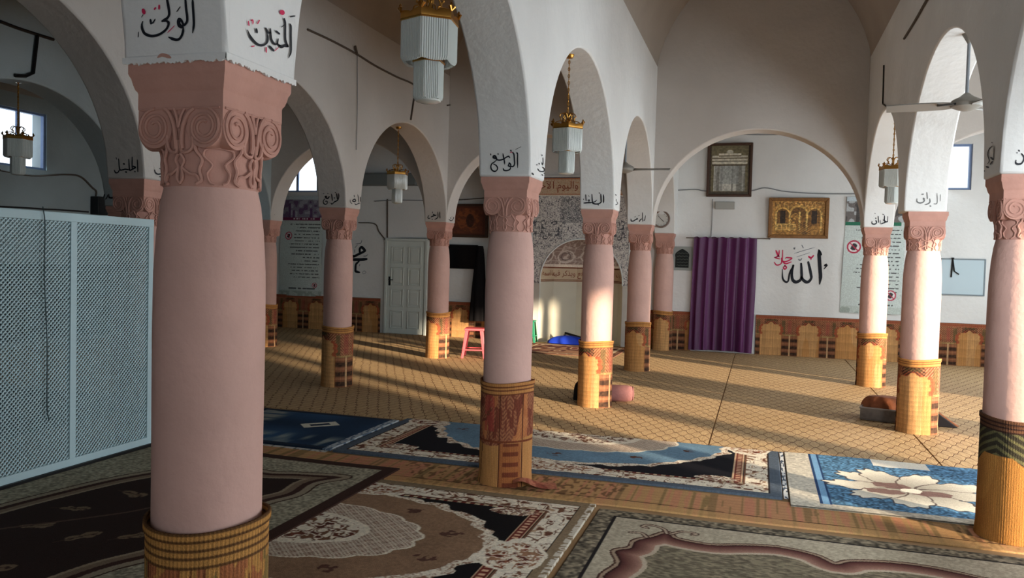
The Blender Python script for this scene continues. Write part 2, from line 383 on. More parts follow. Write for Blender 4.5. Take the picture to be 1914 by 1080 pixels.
# ------------------------------------------------------------------ columns
def make_capital():
    root = thing('column', 'x', 'column')
    sh = MB().lathe([(.166, 0), (.166, .9), (.168, 1.3), (.166, 1.48), (.159, 1.6), (.149, 1.69), (.139, 1.735), (.13, 1.74)], 40)
    sh.build('shaft', PINK, root, smooth=True)
    cp = MB().lathe([(.10, 1.735), (.140, 1.735), (.139, 1.78), (.143, 1.84), (.148, 1.9), (.15, 1.97)], 32)
    for k in range(4):
        ca, sa = math.cos(k*PI/2), math.sin(k*PI/2)
        def R(p): return (p[0]*ca-p[1]*sa, p[0]*sa+p[1]*ca, p[2])
        def onb(x, z, e=.004):
            r = .142+.02*max(0, (z-1.8))/.17; return (x, -math.sqrt(max(1e-4, r*r-x*x))-e, z)
        # leaf V on the face, ogee frames and foot scrolls on the bell
        for sg in (-1, 1):
            cp.tube([R(p) for p in spline([(sg*.052, -.152, 1.962), (sg*.032, -.154, 1.945), (sg*.016, -.155, 1.91), (sg*.011, -.154, 1.87), (sg*.011, -.15, 1.845)], 5)], [.007]*21, 6)
            cp.tube([R(p) for p in spline([(sg*.018, -.152, 1.962), (sg*.008, -.154, 1.94), (0, -.155, 1.905)], 5)], .005, 6)
            cp.tube([R(onb(sg*x, z)) for x, z in [(q[0], q[1]) for q in spline([(.045, 1.885), (.043, 1.85), (.026, 1.835), (.008, 1.838), (.006, 1.87)], 5)]], .0055, 6)
            cp.tube([R(onb(sg*q[0], q[1])) for q in spline([(.058, 1.885), (.050, 1.845), (.066, 1.815), (.058, 1.785), (.064, 1.755), (.05, 1.742)], 5)], .0055, 6)
            cp.tube([R(onb(sg*q[0], q[1])) for q in spline([(.005, 1.79), (.03, 1.772), (.05, 1.768), (.06, 1.748)], 5)], .005, 6)
            cp.tube([R(onb(sg*q[0], q[1])) for q in spline([(.004, 1.83), (.014, 1.81), (.006, 1.79), (.01, 1.76), (0, 1.742)], 5)], .005, 6)
        # diagonal ogee panel under each corner scroll
        c4, s4 = math.cos(PI/4), math.sin(PI/4)
        for sg in (-1, 1):
            pts = []
            for q in spline([(.0, 1.85), (.036, 1.845), (.042, 1.825), (.018, 1.80), (.032, 1.775), (.026, 1.75), (.012, 1.742)], 4):
                p = onb(sg*q[0], q[1], .003); pts.append(R((p[0]*c4-p[1]*s4, p[0]*s4+p[1]*c4, p[2])))
            cp.tube(pts, .004, 6)
        cp.tube([R((x, -.151, 1.962)) for x in (-.14, 0, .14)], .004, 6)
    cap = cp.build('capital', PINKC, root, smooth=True, angle=50)
    ab = MB()
    prof = [(.15, 1.962), (.15, 2.008), (.1515, 2.014), (.156, 2.02), (.1605, 2.035), (.164, 2.052), (.168, 2.06), (.170, 2.066), (.170, 2.1005), ]
    vs = []
    for h, z in prof: vs += [(-h, -h, z), (h, -h, z), (h, h, z), (-h, h, z)]
    fs = [(4*i+j, 4*i+(j+1) % 4, 4*i+4+(j+1) % 4, 4*i+4+j) for i in range(len(prof)-1) for j in range(4)]
    fs += [(3, 2, 1, 0), tuple(4*(len(prof)-1)+j for j in range(4))]
    ab.add(vs, fs).build('abacus', PINKC, cap, smooth=True, angle=25)
    for k in range(4):
        a = k*PI/2; ca, sa = math.cos(a), math.sin(a)
        def R(p): return (p[0]*ca-p[1]*sa, p[0]*sa+p[1]*ca, p[2])
        v = MB(); cx, cz, r = .087, 1.907, .061
        # corner scroll: two crossing bolsters, square filled above
        def disc(ax):
            n = 24; ring = [(cx+r*math.cos(2*PI*j/n), cz+r*math.sin(2*PI*j/n)) for j in range(n)]
            if ax == 'y': v.add([R((x, y, z)) for y in (.02, .151) for x, z in ring], [tuple(range(n-1, -1, -1)), tuple(range(n, 2*n))]+[(j, (j+1) % n, n+(j+1) % n, n+j) for j in range(n)])
            else: v.add([R((y, x, z)) for y in (.02, .151) for x, z in ring], [tuple(range(n-1, -1, -1)), tuple(range(n, 2*n))]+[(j, (j+1) % n, n+(j+1) % n, n+j) for j in range(n)])
        disc('y'); disc('x')
        bx = [(x, y, z) for z in (cz, 1.964) for y in (.05, .149) for x in (.05, .149)]
        v.add([R(p) for p in bx], [(0, 2, 3, 1), (4, 5, 7, 6), (0, 1, 5, 4), (2, 6, 7, 3), (0, 4, 6, 2), (1, 3, 7, 5)])
        sp = []
        for i in range(46):
            th = i/45*4.2*PI; rr = .056*(1-i/45*.72); sp.append((th, rr))
        for ax in (0, 1):
            pts = []
            for th, rr in sp:
                q = cx-rr*math.cos(th+PI*.5), cz+rr*math.sin(th+PI*.5)
                p = (q[0], .153, q[1]) if ax == 0 else (.153, q[0], q[1]); pts.append(R(p))
            v.tube(pts, .0052, 6)
        v.build('volute', PINKC, cap, smooth=True, angle=40)
    return root
proto = make_capital()
cols = [
    ('M0', XM, YR[0], 'largest pink column, closest to the camera, beside the white lattice partition'),
    ('M1', XM, YR[1], 'pink column standing at the edge of the blue oval rug'),
    ('M2', XM, YR[2], 'pink column with a rounded pink cushion and black bag behind its foot'),
    ('M3', XM, YR[3], 'pink column with a fan blade in front of the arch leg above it'),
    ('M4', XM, 14.66, 'small pink column against the back wall beneath the round clock'),
    ('L0', XL, YR[0], 'pink column at the near end of the white lattice partition, outside the frame'),
    ('L1', XL, YR[1], 'dark shaded pink column showing behind the end of the lattice partition'),
    ('L2', XL, YR[2], 'pink column overlapping the edge of the notice banner with purple heading'),
    ('L3', XL, YR[3], 'pink column standing between the white panelled door and the pink stool'),
    ('L4', XL, 14.66, 'pink column against the back wall beside the prayer niche and the black robe'),
    ('R0', XR, YR[0], 'pink column beyond the frame edge beside the beige scroll rug'),
    ('R1', XR, YR[1], 'pink column cut by the frame edge beside the blue flower rug'),
    ('R2', XR, YR[2], 'pink column with the brown bundle and grey tray at its foot'),
    ('R3', XR, YR[3], 'pink column standing in front of the banner with green heading'),
    ('F1', XLL, YR[1], 'pink column far behind the lattice partition, outside the frame'),
    ('F2', XLL, YR[2], 'distant pink column rising behind the partition beside the black loudspeaker'),
    ('F3', XLL, YR[3], 'slim far pink column seen between the largest column and the purple-headed banner'),
]
COLPOS = {}
for i, (k, x, y, lab) in enumerate(cols):
    o = proto if i == 0 else copy_tree(proto)
    dx = .03 if k == 'R2' else 0
    o.location = (x+dx, y, .0); o['label'] = lab; o['group'] = 'pink columns of the arcades'; COLPOS[k] = (x+dx, y)

# ------------------------------------------------------------------ woven reed mats (wall dado and column wraps)
TAN, TAN2, RED, DRED, DKBR, DGRN, BLK, CRM = G(194, 148, 96), G(190, 134, 70), G(178, 76, 56), G(140, 60, 44), G(84, 44, 28), G(70, 66, 40), G(34, 22, 20), G(196, 160, 120)
PER = .62
def dado(P, off=0., h=.71, seed=3):
    s = (P.X-off+PER/2) % PER - PER/2; z = P.Y*(.71/h); cell = np.floor((P.X-off+PER/2)/PER)
    a = np.abs(s)
    # ground between the niches: reddish weave with chevrons
    P.c[:] = G(142, 94, 66)
    e = PER/2-a
    che = ((z*1.0+np.abs(e-.07)*1.1)/.034) % 1
    P.put((che < .5) & (z > .38), G(104, 54, 42)); P.put((che > .78) & (z > .38), G(182, 128, 96))
    alt = (cell % 3)
    P.put((np.abs(e-.1) < .028) & (z > .38) & (z < .62) & (alt != 1), DGRN, .75)
    P.put((e < .03) & (z > .40) & (z < .62), G(150, 62, 60), .5)
    # ladder
    P.put(z < .38, G(104, 62, 44)); bar = ((z-.02)/.115) % 1
    P.put((z < .37) & (bar < .42), BLK); P.put((z < .37) & (bar > .6) & (bar < .85), G(150, 98, 70), .7)
    P.put((z < .38) & (e < .012), CRM); P.put((z > .355) & (z < .375), G(170, 150, 96), .8)
    # niche: panel, cusped horseshoe head
    zb = z-.43; head = np.where(zb > -.06, np.sqrt(np.clip(1-((zb-.02)/.155)**2, 0, 1))*.165, .175)
    head = np.where(z > .55, np.clip(.60-z, 0, 1)*1.0, head); head = head-.012*(np.cos(z*95) > .4)*(z > .36)
    head = np.where(z < .37, .178, head)
    P.put((a < head+.045) & (z > .36) & (z < .66), G(150, 66, 44)); 
    zig = ((z+a*.8)/.03) % 1
    P.put((a < .11) & (z > .555) & (z < .635) & (zig < .5), BLK); P.put((a < .075) & (z > .6) & (z < .64) & (zig > .55), DGRN)
    P.put(a < head, TAN)
    gr = vnoise(P.X*70, P.Y*3, seed); P.c *= (1+.22*(gr-.5))[..., None]
    P.put((a < head) & (vnoise(P.X*9, P.Y*1.2, seed+1) > .55), G(176, 116, 56), .45)
    P.put((np.abs(a-head) < .006) & (z < .5), G(140, 80, 40), .5)
    P.put(z > .645, G(150, 84, 62)); P.put((z > .66) & (z < .672), DRED); P.put(z > .695, G(60, 30, 24))
    mixn = (.10+.30*vnoise(P.X*50, P.Y*50, seed+8))[..., None]; P.c = P.c*(1-mixn)+G(160, 116, 76)*mixn
    w = ((P.Y/.0085) % 1); P.c *= (1+.10*(w-.5))[..., None]; P.c *= (1+.12*(((P.X/.011) % 1)-.5))[..., None]
WOV = colmat('woven_reed', .85, .5, 190)
def wall_mat(x0, x1, off, label, h=.715):
    P = Paint(x0, x1, 0, h, int((x1-x0)/.008), 90, TAN); dado(P, off, h)
    o = grid_obj('wall_mat', P, lambda X, Y: (X, YB-.032-.01*np.sin(X*5)*np.sin(X*1.7)*(Y/h)-.004*np.sin(X*11), Y+.002), WOV, drop=(0, .012, 0))
    return tag(o, label, 'wall mat', 'arched reed mats lining the back wall', 'thing')
wall_mat(1.60, 6.15, 1.866, 'reed wall mat with arch motifs below the whiteboard and the green-headed banner')
wall_mat(-.66, .50, -.05, 'reed wall mat with arch motifs between prayer niche and purple curtain')
wall_mat(-4.60, -2.62, -3.95, 'reed wall mat with arch motifs behind the pink stool')
wall_mat(-9.2, -5.68, -5.911, 'reed wall mat with arch motifs below the purple-headed banner, ending at the door')
def wrap(k, off, style=0, h=.71, r=.181, rz=0., lab='', seed=1):
    x0, y0 = COLPOS[k]; circ = 2*PI*r; n = 260 if k in ('M0', 'M1', 'R1') else 180
    P = Paint(0, circ, 0, h, n, 150 if n > 200 else 100, TAN)
    if style == 0:
        dado(P, off, h, seed); rim = P.Y > h-.075
        P.put(rim, G(186, 132, 74)); P.put(rim & (((P.Y-(h-.075))/.025 % 1) < .3), G(112, 66, 40))
    elif style == 1:   # red topped mat with small niche
        s = (P.X-off+.31) % .62-.31; a = np.abs(s); P.c[:] = G(172, 122, 72)
        up = P.Y > .31+.03*np.sin(P.X*9); ch = ((P.Y+np.abs((P.X % .09)-.045)*1.3)/.03) % 1
        P.put(up, G(150, 98, 68)); P.put(up & (ch < .45), G(118, 68, 50)); P.put(up & (vnoise(P.X*60, P.Y*14, 6) > .6), G(104, 50, 36), .8); P.put(up & (vnoise(P.X*14, P.Y*5, 4) > .62), G(186, 120, 72), .7); P.put(up & (a < .04) & (P.Y > .38) & (vnoise(P.X*50, P.Y*30, 7) > .4), G(156, 62, 54), .6)
        lad = (np.abs(s-.16) < .075) & (P.Y < .30); P.put(lad, G(150, 92, 52)); P.put(lad & (((P.Y/.07) % 1) < .45) & (np.abs(s-.16) < .055), G(96, 44, 30), .8)
        P.put(np.abs(np.abs(s-.16)-.08) < .004, G(80, 40, 26)); P.put((np.abs(s+.06+.1*(.3-P.Y)) < .004) & (P.Y < .3), G(80, 44, 26))
        P.put(P.Y > h-.085, G(176, 122, 70)); P.put((P.Y > h-.085) & ((P.Y-(h-.085))/.028 % 1 < .35), G(104, 58, 36)); P.put((np.abs(P.Y-.31) < .006), G(110, 56, 34))
    elif style == 2:   # dark green and black arches at the top, long plain panel
        s = (P.X-off+.36) % .72-.36; a = np.abs(s); P.c[:] = G(168, 118, 60); top = P.Y > .50-.16*np.clip(a-.08, 0, 1)/.2
        ch = ((P.Y+a*.55)/.045) % 1; P.put(top, G(50, 46, 36)); P.put(top & (ch < .4), G(96, 92, 62)); P.put(top & (a > .2) & (ch > .3), G(72, 86, 48)); P.put(top & (a > .3), G(160, 52, 50))
        P.put((vnoise(P.X*8, P.Y*2, 9) > .6) & ~top, G(150, 100, 48), .5)
        P.put(P.Y > h-.075, G(92, 62, 44)); P.put((P.Y > h-.075) & ((P.Y-(h-.075))/.025 % 1 < .4), G(46, 28, 24))
    else:              # striped red and green reeds
        P.c[:] = G(176, 128, 70); st = vnoise(P.X*26, P.Y*1.6, 5); b = P.Y < h-.11
        tw = vnoise(P.X*60, P.Y*22, 15); P.put(b & (st > .58) & (tw > .35), G(136, 70, 54), .55); P.put(b & (st < .36) & (tw > .35), G(96, 90, 56), .6); P.put(b & (np.abs(st-.5) < .05), G(92, 44, 32), .8)
        P.put((P.Y > h-.11) & (((P.Y-(h-.11))/.026 % 1) < .33), G(96, 66, 38))
    rib = np.cos(P.X*2*PI/.0125); P.c *= (1+.16*rib*(.5 if style != 3 else 1))[..., None]; P.c *= (1+.1*(vnoise(P.X*90, P.Y*12, 2)-.5))[..., None]
    def pos(X, Y):
        th = X/r+rz; t = X/circ
        rr = r+.005*np.sin(3*th+seed)*(.4+Y)+.012*t-.006+.006*(Y > h-.03)+.006*np.clip(.08-Y, 0, 1)/.08+.0012*rib
        return (x0+rr*np.cos(th), y0+rr*np.sin(th), .008+Y*(1+.012*np.sin(2*th+seed)))
    o = grid_obj('column_mat', P, pos, WOV)
    sm = o.modifiers.new('thickness', 'SOLIDIFY'); sm.thickness = .008; sm.offset = -1
    return tag(o, lab, 'column mat', 'reed mats wrapped round the columns', 'thing')
AF = -PI*.62   # facing roughly the viewer
def offs(ang, rz, r=.181): return ((ang-rz) % (2*PI))*r
SEAM = PI*.45
def W(k, da, **kw): wrap(k, offs(AF+da, SEAM), rz=SEAM, **kw)
W('M0', 0, style=3, lab='reed mat with red and green stripes wrapped round the largest column', seed=1, h=.705)
W('M1', 0, style=1, lab='reed mat with broad red upper half wrapped round the column at the blue oval rug', seed=2)
W('M2', -.15, lab='reed mat round the column that hides the pink cushion and black bag', seed=3)
W('M3', .1, lab='reed mat round the column in front of the prayer niche edge and clock wall', seed=4)
W('L1', 0, lab='reed mat round the shaded column behind the lattice partition', seed=5)
W('L2', -.2, lab='reed mat round the column overlapping the purple-headed banner', seed=6)
W('L3', -.1, lab='reed mat round the column beside the white panelled door', seed=7)
W('M4', .12, lab='reed mat with one arch motif round the small back column under the clock', seed=12, r=.173)
W('R1', -.35, style=2, lab='dark-topped reed mat round the column cut by the frame edge', seed=8)
W('R2', -.02, lab='reed mat with dark zigzag top round the column beside the brown bundle', seed=9)
W('R3', .1, lab='bright sunlit reed mat round the column before the green-headed banner', seed=10)
W('F3', .2, lab='reed mat round the slim far column near the purple-headed banner', seed=11)

# ------------------------------------------------------------------ rugs
RUG = colmat('woven_rug', .95, .35, 220, spec=.08)
def rug_obj(P, label, name='rug', z=.015):
    def pos(X, Y): return (X, Y, z+.002*np.sin(X*4.1+1)*np.sin(Y*3.3)+0*X)
    P.c *= (1+.10*(vnoise(P.X*160, P.Y*160, 77)-.5))[..., None]
    o = grid_obj(name, P, pos, RUG, drop=(0, 0, -z+.0008)); return tag(o, label, 'rug', None, 'thing')
def scrolls(P, mask, f, cols, seed, t=.06):
    wx = P.X+.03*vnoise(P.X*f*.7, P.Y*f*.7, seed+9); wy = P.Y+.03*vnoise(P.X*f*.7+5, P.Y*f*.7, seed+8)
    n = vnoise(wx*f, wy*f, seed); P.put(mask & (np.abs(n-.5) < t), cols[0]); P.put(mask & (n > .72), cols[1]); P.put(mask & (n > .80), cols[2])
def oval_rug(cx, cy, hw, hh, x0, x1, y0, y1, res, edge, field, ov, seed):
    CRE, BRN, RDB = G(222, 210, 190), G(112, 76, 56), G(104, 44, 36)
    P = Paint(x0, x1, y0, y1, int((x1-x0)/res), int((y1-y0)/res), edge)
    x, y = P.X-cx, P.Y-cy; dx, dy = hw-np.abs(x), hh-np.abs(y); d = np.minimum(dx, dy)
    P.put(d > .085, G(40, 30, 28)); band = (d > .095) & (d < .25); P.put(band, CRE); scrolls(P, band, 24, [BRN, G(176, 146, 118), G(100, 62, 48)], seed, .05)
    P.put(d > .25, BRN); P.put(d > .262, field)
    lad = (dx > .27) & (dx < .345) & (d > .262); P.put(lad, G(190, 160, 130)); P.put((dx > .28) & (dx < .335) & (d > .262), RDB); P.put((dx > .292) & (dx < .323) & (d > .262) & ((P.Y/.05 % 1) < .5), G(200, 160, 130))
    lad2 = (dy > .27) & (dy < .295) & (d > .262); P.put(lad2, RDB); P.put(lad2 & ((P.X/.06 % 1) < .5), G(190, 170, 140))
    # corner bouquets
    cd_ = np.hypot((hw-.45-np.abs(x))/.15, (hh-.345-np.abs(y))/.07)+.3*(vnoise(P.X*16, P.Y*16, seed+1)-.5)
    m = (cd_ < 1) & (d > .25); P.put(m, G(124, 88, 72)); scrolls(P, m, 34, [CRE, G(214, 190, 160), G(84, 48, 40)], seed+3, .10)
    # oval with lacy edge
    th = np.arctan2(y/(.73*hh), x/(.745*hw)); ro = np.hypot(x/(.745*hw), y/(.73*hh)); wob = .022*np.abs(np.sin(th*16))+.07*(vnoise(P.X*13, P.Y*13, seed+2)-.5)
    lace = (ro+wob < 1.055) & (ro+wob > .975); P.put(ro+wob < 1.055, CRE); scrolls(P, lace, 48, [G(160, 130, 108), G(200, 184, 160), G(140, 104, 84)], seed+4, .07)
    P.put(ro+wob*.6 < .985, ov); P.c *= np.where(ro < .98, 1+.12*(vnoise(P.X*6, P.Y*6, seed+5)-.5), 1)[..., None]
    # lattice ring
    rl = np.hypot(x/(.49*hw), y/(.43*hh)); sc = .05*np.abs(np.sin(np.arctan2(y/(.43*hh), x/(.49*hw))*9)); lat = rl-sc < 1
    P.put(np.abs(rl-sc-1) < .025, CRE); g1 = ((P.X+P.Y)/.028) % 1; g2 = ((P.X-P.Y)/.028) % 1
    P.put(lat, G(126, 92, 76)); P.put(lat & ((g1 < .38) | (g2 < .38)), G(206, 190, 170))
    rm = np.hypot(x/(.325*hw), y/(.265*hh)); mm = rm+.05*(vnoise(P.X*14, P.Y*14, seed+6)-.5) < 1
    P.put(mm, CRE); inner = mm & (rm < .88); scrolls(P, inner, 28, [BRN, G(112, 64, 48), G(80, 44, 36)], seed+7, .09)
    # sprigs on the oval
    for k in range(10):
        a = k/10*2*PI+.3; px, py = cx+.62*hw*math.cos(a), cy+.58*hh*math.sin(a)
        sm_ = np.hypot(P.X-px, (P.Y-py)*1.3)+.05*(vnoise(P.X*24, P.Y*24, k)-.5) < .06; P.put(sm_ & (vnoise(P.X*45, P.Y*45, k+20) > .5), G(84, 56, 46))
    # side cartouches
    for sx, sy, ax, ay in ((1, 0, .13, .19), (-1, 0, .13, .19), (0, 1, .30, .11), (0, -1, .30, .11)):
        px, py = cx+sx*(hw-.24), cy+sy*(hh-.22); q = np.hypot((P.X-px)/(ax*1.35), (P.Y-py)/(ay*1.25))+.22*(vnoise(P.X*15, P.Y*15, seed+11)-.5)
        P.put(q < 1, CRE); scrolls(P, q < .85, 32, [G(150, 110, 84), G(140, 84, 60), G(92, 50, 40)], seed+12, .1)
    P.speck(90, .08, seed)
    return P
P = oval_rug(.17, 7.0, 1.685, 1.41, -1.515, 1.855, 5.60, 7.02, .0062, G(80, 90, 102), G(20, 20, 26), G(104, 132, 152), 31)
rug_obj(P, 'blue oval medallion rug with cream scroll border and black corners', z=.017)
P = oval_rug(-.88, 3.96, 1.60, 1.04, -2.48, .72, 2.92, 5.0, .0065, G(132, 112, 88), G(20, 17, 18), G(138, 108, 84), 51)
P.put((P.X > .68) & (vnoise(P.X*40, P.Y*60, 3) > .35), G(196, 186, 170))
rug_obj(P, 'brown oval medallion rug with black corners and cream scroll border')
# dark brown rug with leaves, lying over the brown oval one
P = Paint(-2.93, -.775, 2.2, 5.29, 330, 470, G(62, 42, 36))
BEI = G(152, 144, 124)
fr = spline([(-2.62, 2.5), (-2.60, 3.1), (-2.56, 3.58), (-2.50, 3.95), (-2.42, 4.3), (-2.30, 4.57), (-2.22, 4.72), (-2.0, 4.73), (-1.78, 4.86), (-1.55, 4.84), (-1.35, 4.90), (-1.02, 4.94), (-1.13, 4.72), (-1.10, 4.45), (-1.18, 4.2), (-1.16, 3.9), (-1.10, 3.6), (-1.16, 3.3), (-1.27, 3.05), (-1.3, 2.7), (-1.2, 2.4), (-1.9, 2.35)], 5, True)
dd = np.minimum(np.minimum(P.X+2.93, -.775-P.X), np.minimum(5.29-P.Y, P.Y-2.2)); P.put(dd > .10, BEI); P.speck(70, .28, 5, dd > .1)
inn = P.inside([tuple(p) for p in fr]); d = P.dist([tuple(p) for p in fr], True)
P.put(inn, G(48, 34, 30)); P.put(inn & (d < .13), G(124, 104, 86)); P.put(inn & (d < .07), G(64, 42, 36)); P.put(d < .022, G(150, 136, 116)); P.put(inn & (np.abs(d-.13) < .012), G(150, 134, 112)); P.put((np.abs(d-.035) < .008) & ~inn, G(70, 50, 40))
for (lx, ly, a, s) in ((-2.12, 3.73, .3, .1), (-2.06, 3.42, .6, .1), (-1.72, 3.39, 1.1, .1), (-2.02, 4.08, -.2, .11), (-1.48, 3.49, .9, .09), (-1.6, 4.3, .4, .09), (-1.75, 2.9, .2, .1), (-2.35, 3.0, .8, .1)):
    ca, sa = math.cos(a), math.sin(a); u = ((P.X-lx)*ca+(P.Y-ly)*sa)/s; v = (-(P.X-lx)*sa+(P.Y-ly)*ca)/s
    lf = (np.hypot(u*.85, v*2.0)+.16*np.cos(3*np.arctan2(v, u)+.5)+.3*(vnoise(P.X*26, P.Y*26, 9)-.5)) < .8; P.put(lf & (vnoise(P.X*60, P.Y*60, 4) > .25), G(140, 118, 92), .75)
    P.put((np.abs(v) < .06) & (u > -1.6) & (u < .6), G(74, 54, 44), .8)
P.line([tuple(q) for q in spline([(-2.3, 3.2), (-1.95, 3.6), (-1.75, 3.9), (-1.65, 4.4)], 8)], .012, G(84, 64, 54))
rug_obj(P, 'dark brown rug with pale leaves and wavy beige frame, in front of the lattice partition', z=.022)
# beige rug with maroon scroll frame
P = Paint(.745, 3.75, 2.9, 4.925, 460, 330, G(110, 100, 84))
dd = np.minimum(np.minimum(P.X-.745, 3.75-P.X), np.minimum(4.925-P.Y, P.Y-2.9)); P.speck(55, .5, 8); P.put(dd > .115, G(30, 26, 26)); P.put(dd > .135, G(166, 154, 134)); P.speck(80, .12, 9, dd > .135)
top = [(1.20, 4.62), (1.26, 4.535), (1.45, 4.50), (1.62, 4.56), (1.80, 4.60), (1.98, 4.55), (2.08, 4.45), (2.16, 4.52), (2.35, 4.58), (2.56, 4.58), (2.8, 4.50), (3.0, 4.42), (3.2, 4.55), (3.3, 4.62), (3.36, 4.4), (3.45, 4.1), (3.3, 3.9), (3.42, 3.6), (3.3, 3.25), (3.0, 3.3), (2.5, 3.2), (2.08, 3.35), (1.7, 3.2), (1.3, 3.2), (1.16, 3.25), (1.2, 3.5), (.98, 3.8), (1.02, 4.05), (.97, 4.22), (1.04, 4.3), (1.05, 4.42), (1.13, 4.52)]
fr = [tuple(q) for q in spline(top, 5, True)]; inn = P.inside(fr); d = P.dist(fr, True)
P.put(inn, G(112, 102, 84)); P.c *= np.where(inn, 1+.6*(vnoise(P.X*46+P.Y*20, P.Y*90, 6)-.5), 1)[..., None]; P.put(inn & (d < .14), G(176, 160, 140))
k = np.clip(d/.115, 0, 1)[..., None]; P.c = np.where((inn & (d < .115))[..., None], G(64, 30, 28)*(1-k)+G(156, 120, 104)*k, P.c); P.put(inn & (d < .012), G(52, 26, 24)); P.put((d < .022) & ~inn, G(150, 128, 108)); P.put((np.abs(d-.024) < .006) & ~inn, G(70, 44, 36))
for pts in ([(1.2, 4.6), (1.17, 4.68), (1.09, 4.72), (1.05, 4.68), (1.08, 4.66)], [(1.22, 4.6), (1.28, 4.67), (1.36, 4.66), (1.34, 4.63)], [(1.1, 4.5), (1.06, 4.56), (1.0, 4.55)]):
    P.line([tuple(q) for q in spline(pts, 6)], .017, G(66, 40, 34)); P.line([tuple(q) for q in spline(pts, 6)], .007, G(170, 150, 130))
rug_obj(P, 'beige rug with dark edge line and maroon scroll frame', z=.014)
# blue rug with a white flower
P = Paint(1.89, 3.75, 5.44, 7.02, 400, 340, G(196, 188, 172)); P.speck(60, .14, 4)
fl = (P.X > 2.14) & (P.Y > 5.56); P.put(fl, G(80, 118, 148)); P.speck(70, .45, 12, fl)
P.put((P.X > 2.08) & (P.X < 2.155) & (P.Y > 5.55), G(36, 62, 100)); P.put((P.X > 2.097) & (P.X < 2.138) & (P.Y > 5.55), G(118, 160, 196)); P.put((P.Y > 5.44) & (P.Y < 5.452), G(60, 56, 52))
FC = (2.69, 6.12)
for (dx, dy, a, L_, w_) in ((-.22, .22, 2.5, .34, .12), (-.28, .02, 3.1, .36, .12), (-.12, .30, 2.0, .34, .13), (.10, .26, 1.2, .34, .13), (.30, .16, .5, .36, .13), (.32, -.02, -.1, .36, .12), (.2, -.22, -.8, .30, .13), (-.02, -.22, -1.6, .28, .14), (-.2, -.14, -2.5, .30, .12)):
    ca, sa = math.cos(a), math.sin(a); X, Y = P.X-FC[0]-dx, P.Y-FC[1]-dy; u = (X*ca+Y*sa)/L_*1.42; v = (-X*sa+Y*ca)/w_*1.06
    r = np.hypot(u, v)+.10*np.sin(np.arctan2(v, u)*9)*(u > 0)+.08*(vnoise(P.X*20, P.Y*20, 3)-.5)
    P.put((r < 1.1) & (r > .97), G(84, 70, 66), .8); sh = np.clip(.85+.2*u, .55, 1)[..., None]
    P.c = np.where((r < 1.0)[..., None], G(232, 224, 206)*sh, P.c); P.put((r < .9) & (np.abs(np.sin(np.arctan2(v, u+1.4)*16)) < .12) & (u < .3), G(176, 160, 146), .6)
for dx, dy in ((-.10, .10), (.14, -.04), (-.15, -.08)):
    r = np.hypot((P.X-FC[0]-dx)/.13, (P.Y-FC[1]-dy)/.07); P.put(r+.4*(vnoise(P.X*30, P.Y*30, 5)-.5) < 1, G(112, 84, 80), .85)
P.put(np.hypot((P.X-FC[0]-.02)/.07, (P.Y-FC[1])/.06)+.3*(vnoise(P.X*30, P.Y*30, 6)-.5) < 1, G(228, 220, 204))
P.put((P.X > 2.55) & (P.Y > 6.78+.05*(vnoise(P.X*9, P.Y*9, 2)-.5)) & (P.X < 2.95), G(226, 220, 206))
rug_obj(P, 'blue rug with large white flower and pale border', z=.02)
# fringe strip beside it belongs to the blue oval rug: white knotted ends
P = Paint(1.856, 1.885, 5.58, 7.0, 8, 300, G(206, 206, 204)); P.put(vnoise(P.X*90, P.Y*26, 8) > .6, G(70, 80, 96))
bo = bpy.data.objects
def child_grid(parent, name, P, z, m=RUG):
    o = grid_obj(name, P, lambda X, Y: (X, Y, z+0*X), m, parent); return o
BLUERUG = [o for o in bo if o.name.startswith('rug') and 'blue oval' in o.get('label', '')][0]
child_grid(BLUERUG, 'fringe', P, .0185)
# dark blue prayer rug
P = Paint(-3.0, -1.535, 5.62, 6.90, 280, 250, G(40, 66, 94))
dd = np.minimum(np.minimum(P.X+3.0, -1.535-P.X), np.minimum(6.90-P.Y, P.Y-5.62)); n = vnoise(P.X*14, P.Y*3, 5)
P.c *= (.8+.5*vnoise(P.X*2.2, P.Y*2.2, 4))[..., None]; P.put(np.clip((n-.35)*3, 0, 1)*np.clip((6.06-P.Y)/.16, 0, 1), G(160, 164, 154), .8); P.put(np.clip((-2.55-P.X)/.12, 0, 1)*np.clip((vnoise(P.X*8, P.Y*22, 6)-.2)*2, 0, 1), G(166, 164, 150), .8)
P.put(dd < .07, G(34, 46, 62)); P.put((-1.535-P.X) < .075, G(168, 176, 182)); P.put(((-1.535-P.X) < .075) & (vnoise(P.X*60, P.Y*22, 9) > .6), G(96, 112, 130))
ca, sa = math.cos(.75), math.sin(.75); u = (P.X+2.10)*ca+(P.Y-6.42)*sa; v = -(P.X+2.10)*sa+(P.Y-6.42)*ca
P.put((np.abs(u) < .16) & (np.abs(v) < .085), G(206, 202, 186)); P.put((np.abs(u) < .09) & (np.abs(v) < .035), G(26, 40, 60))
PR = rug_obj(P, 'dark blue prayer rug with small white oblong in its middle', z=.016)
P = Paint(-3.0, -1.55, 5.555, 5.618, 200, 8, G(196, 196, 190)); P.put(vnoise(P.X*50, P.Y*30, 3) > .66, G(110, 112, 110)); child_grid(PR, 'fringe', P, .004)
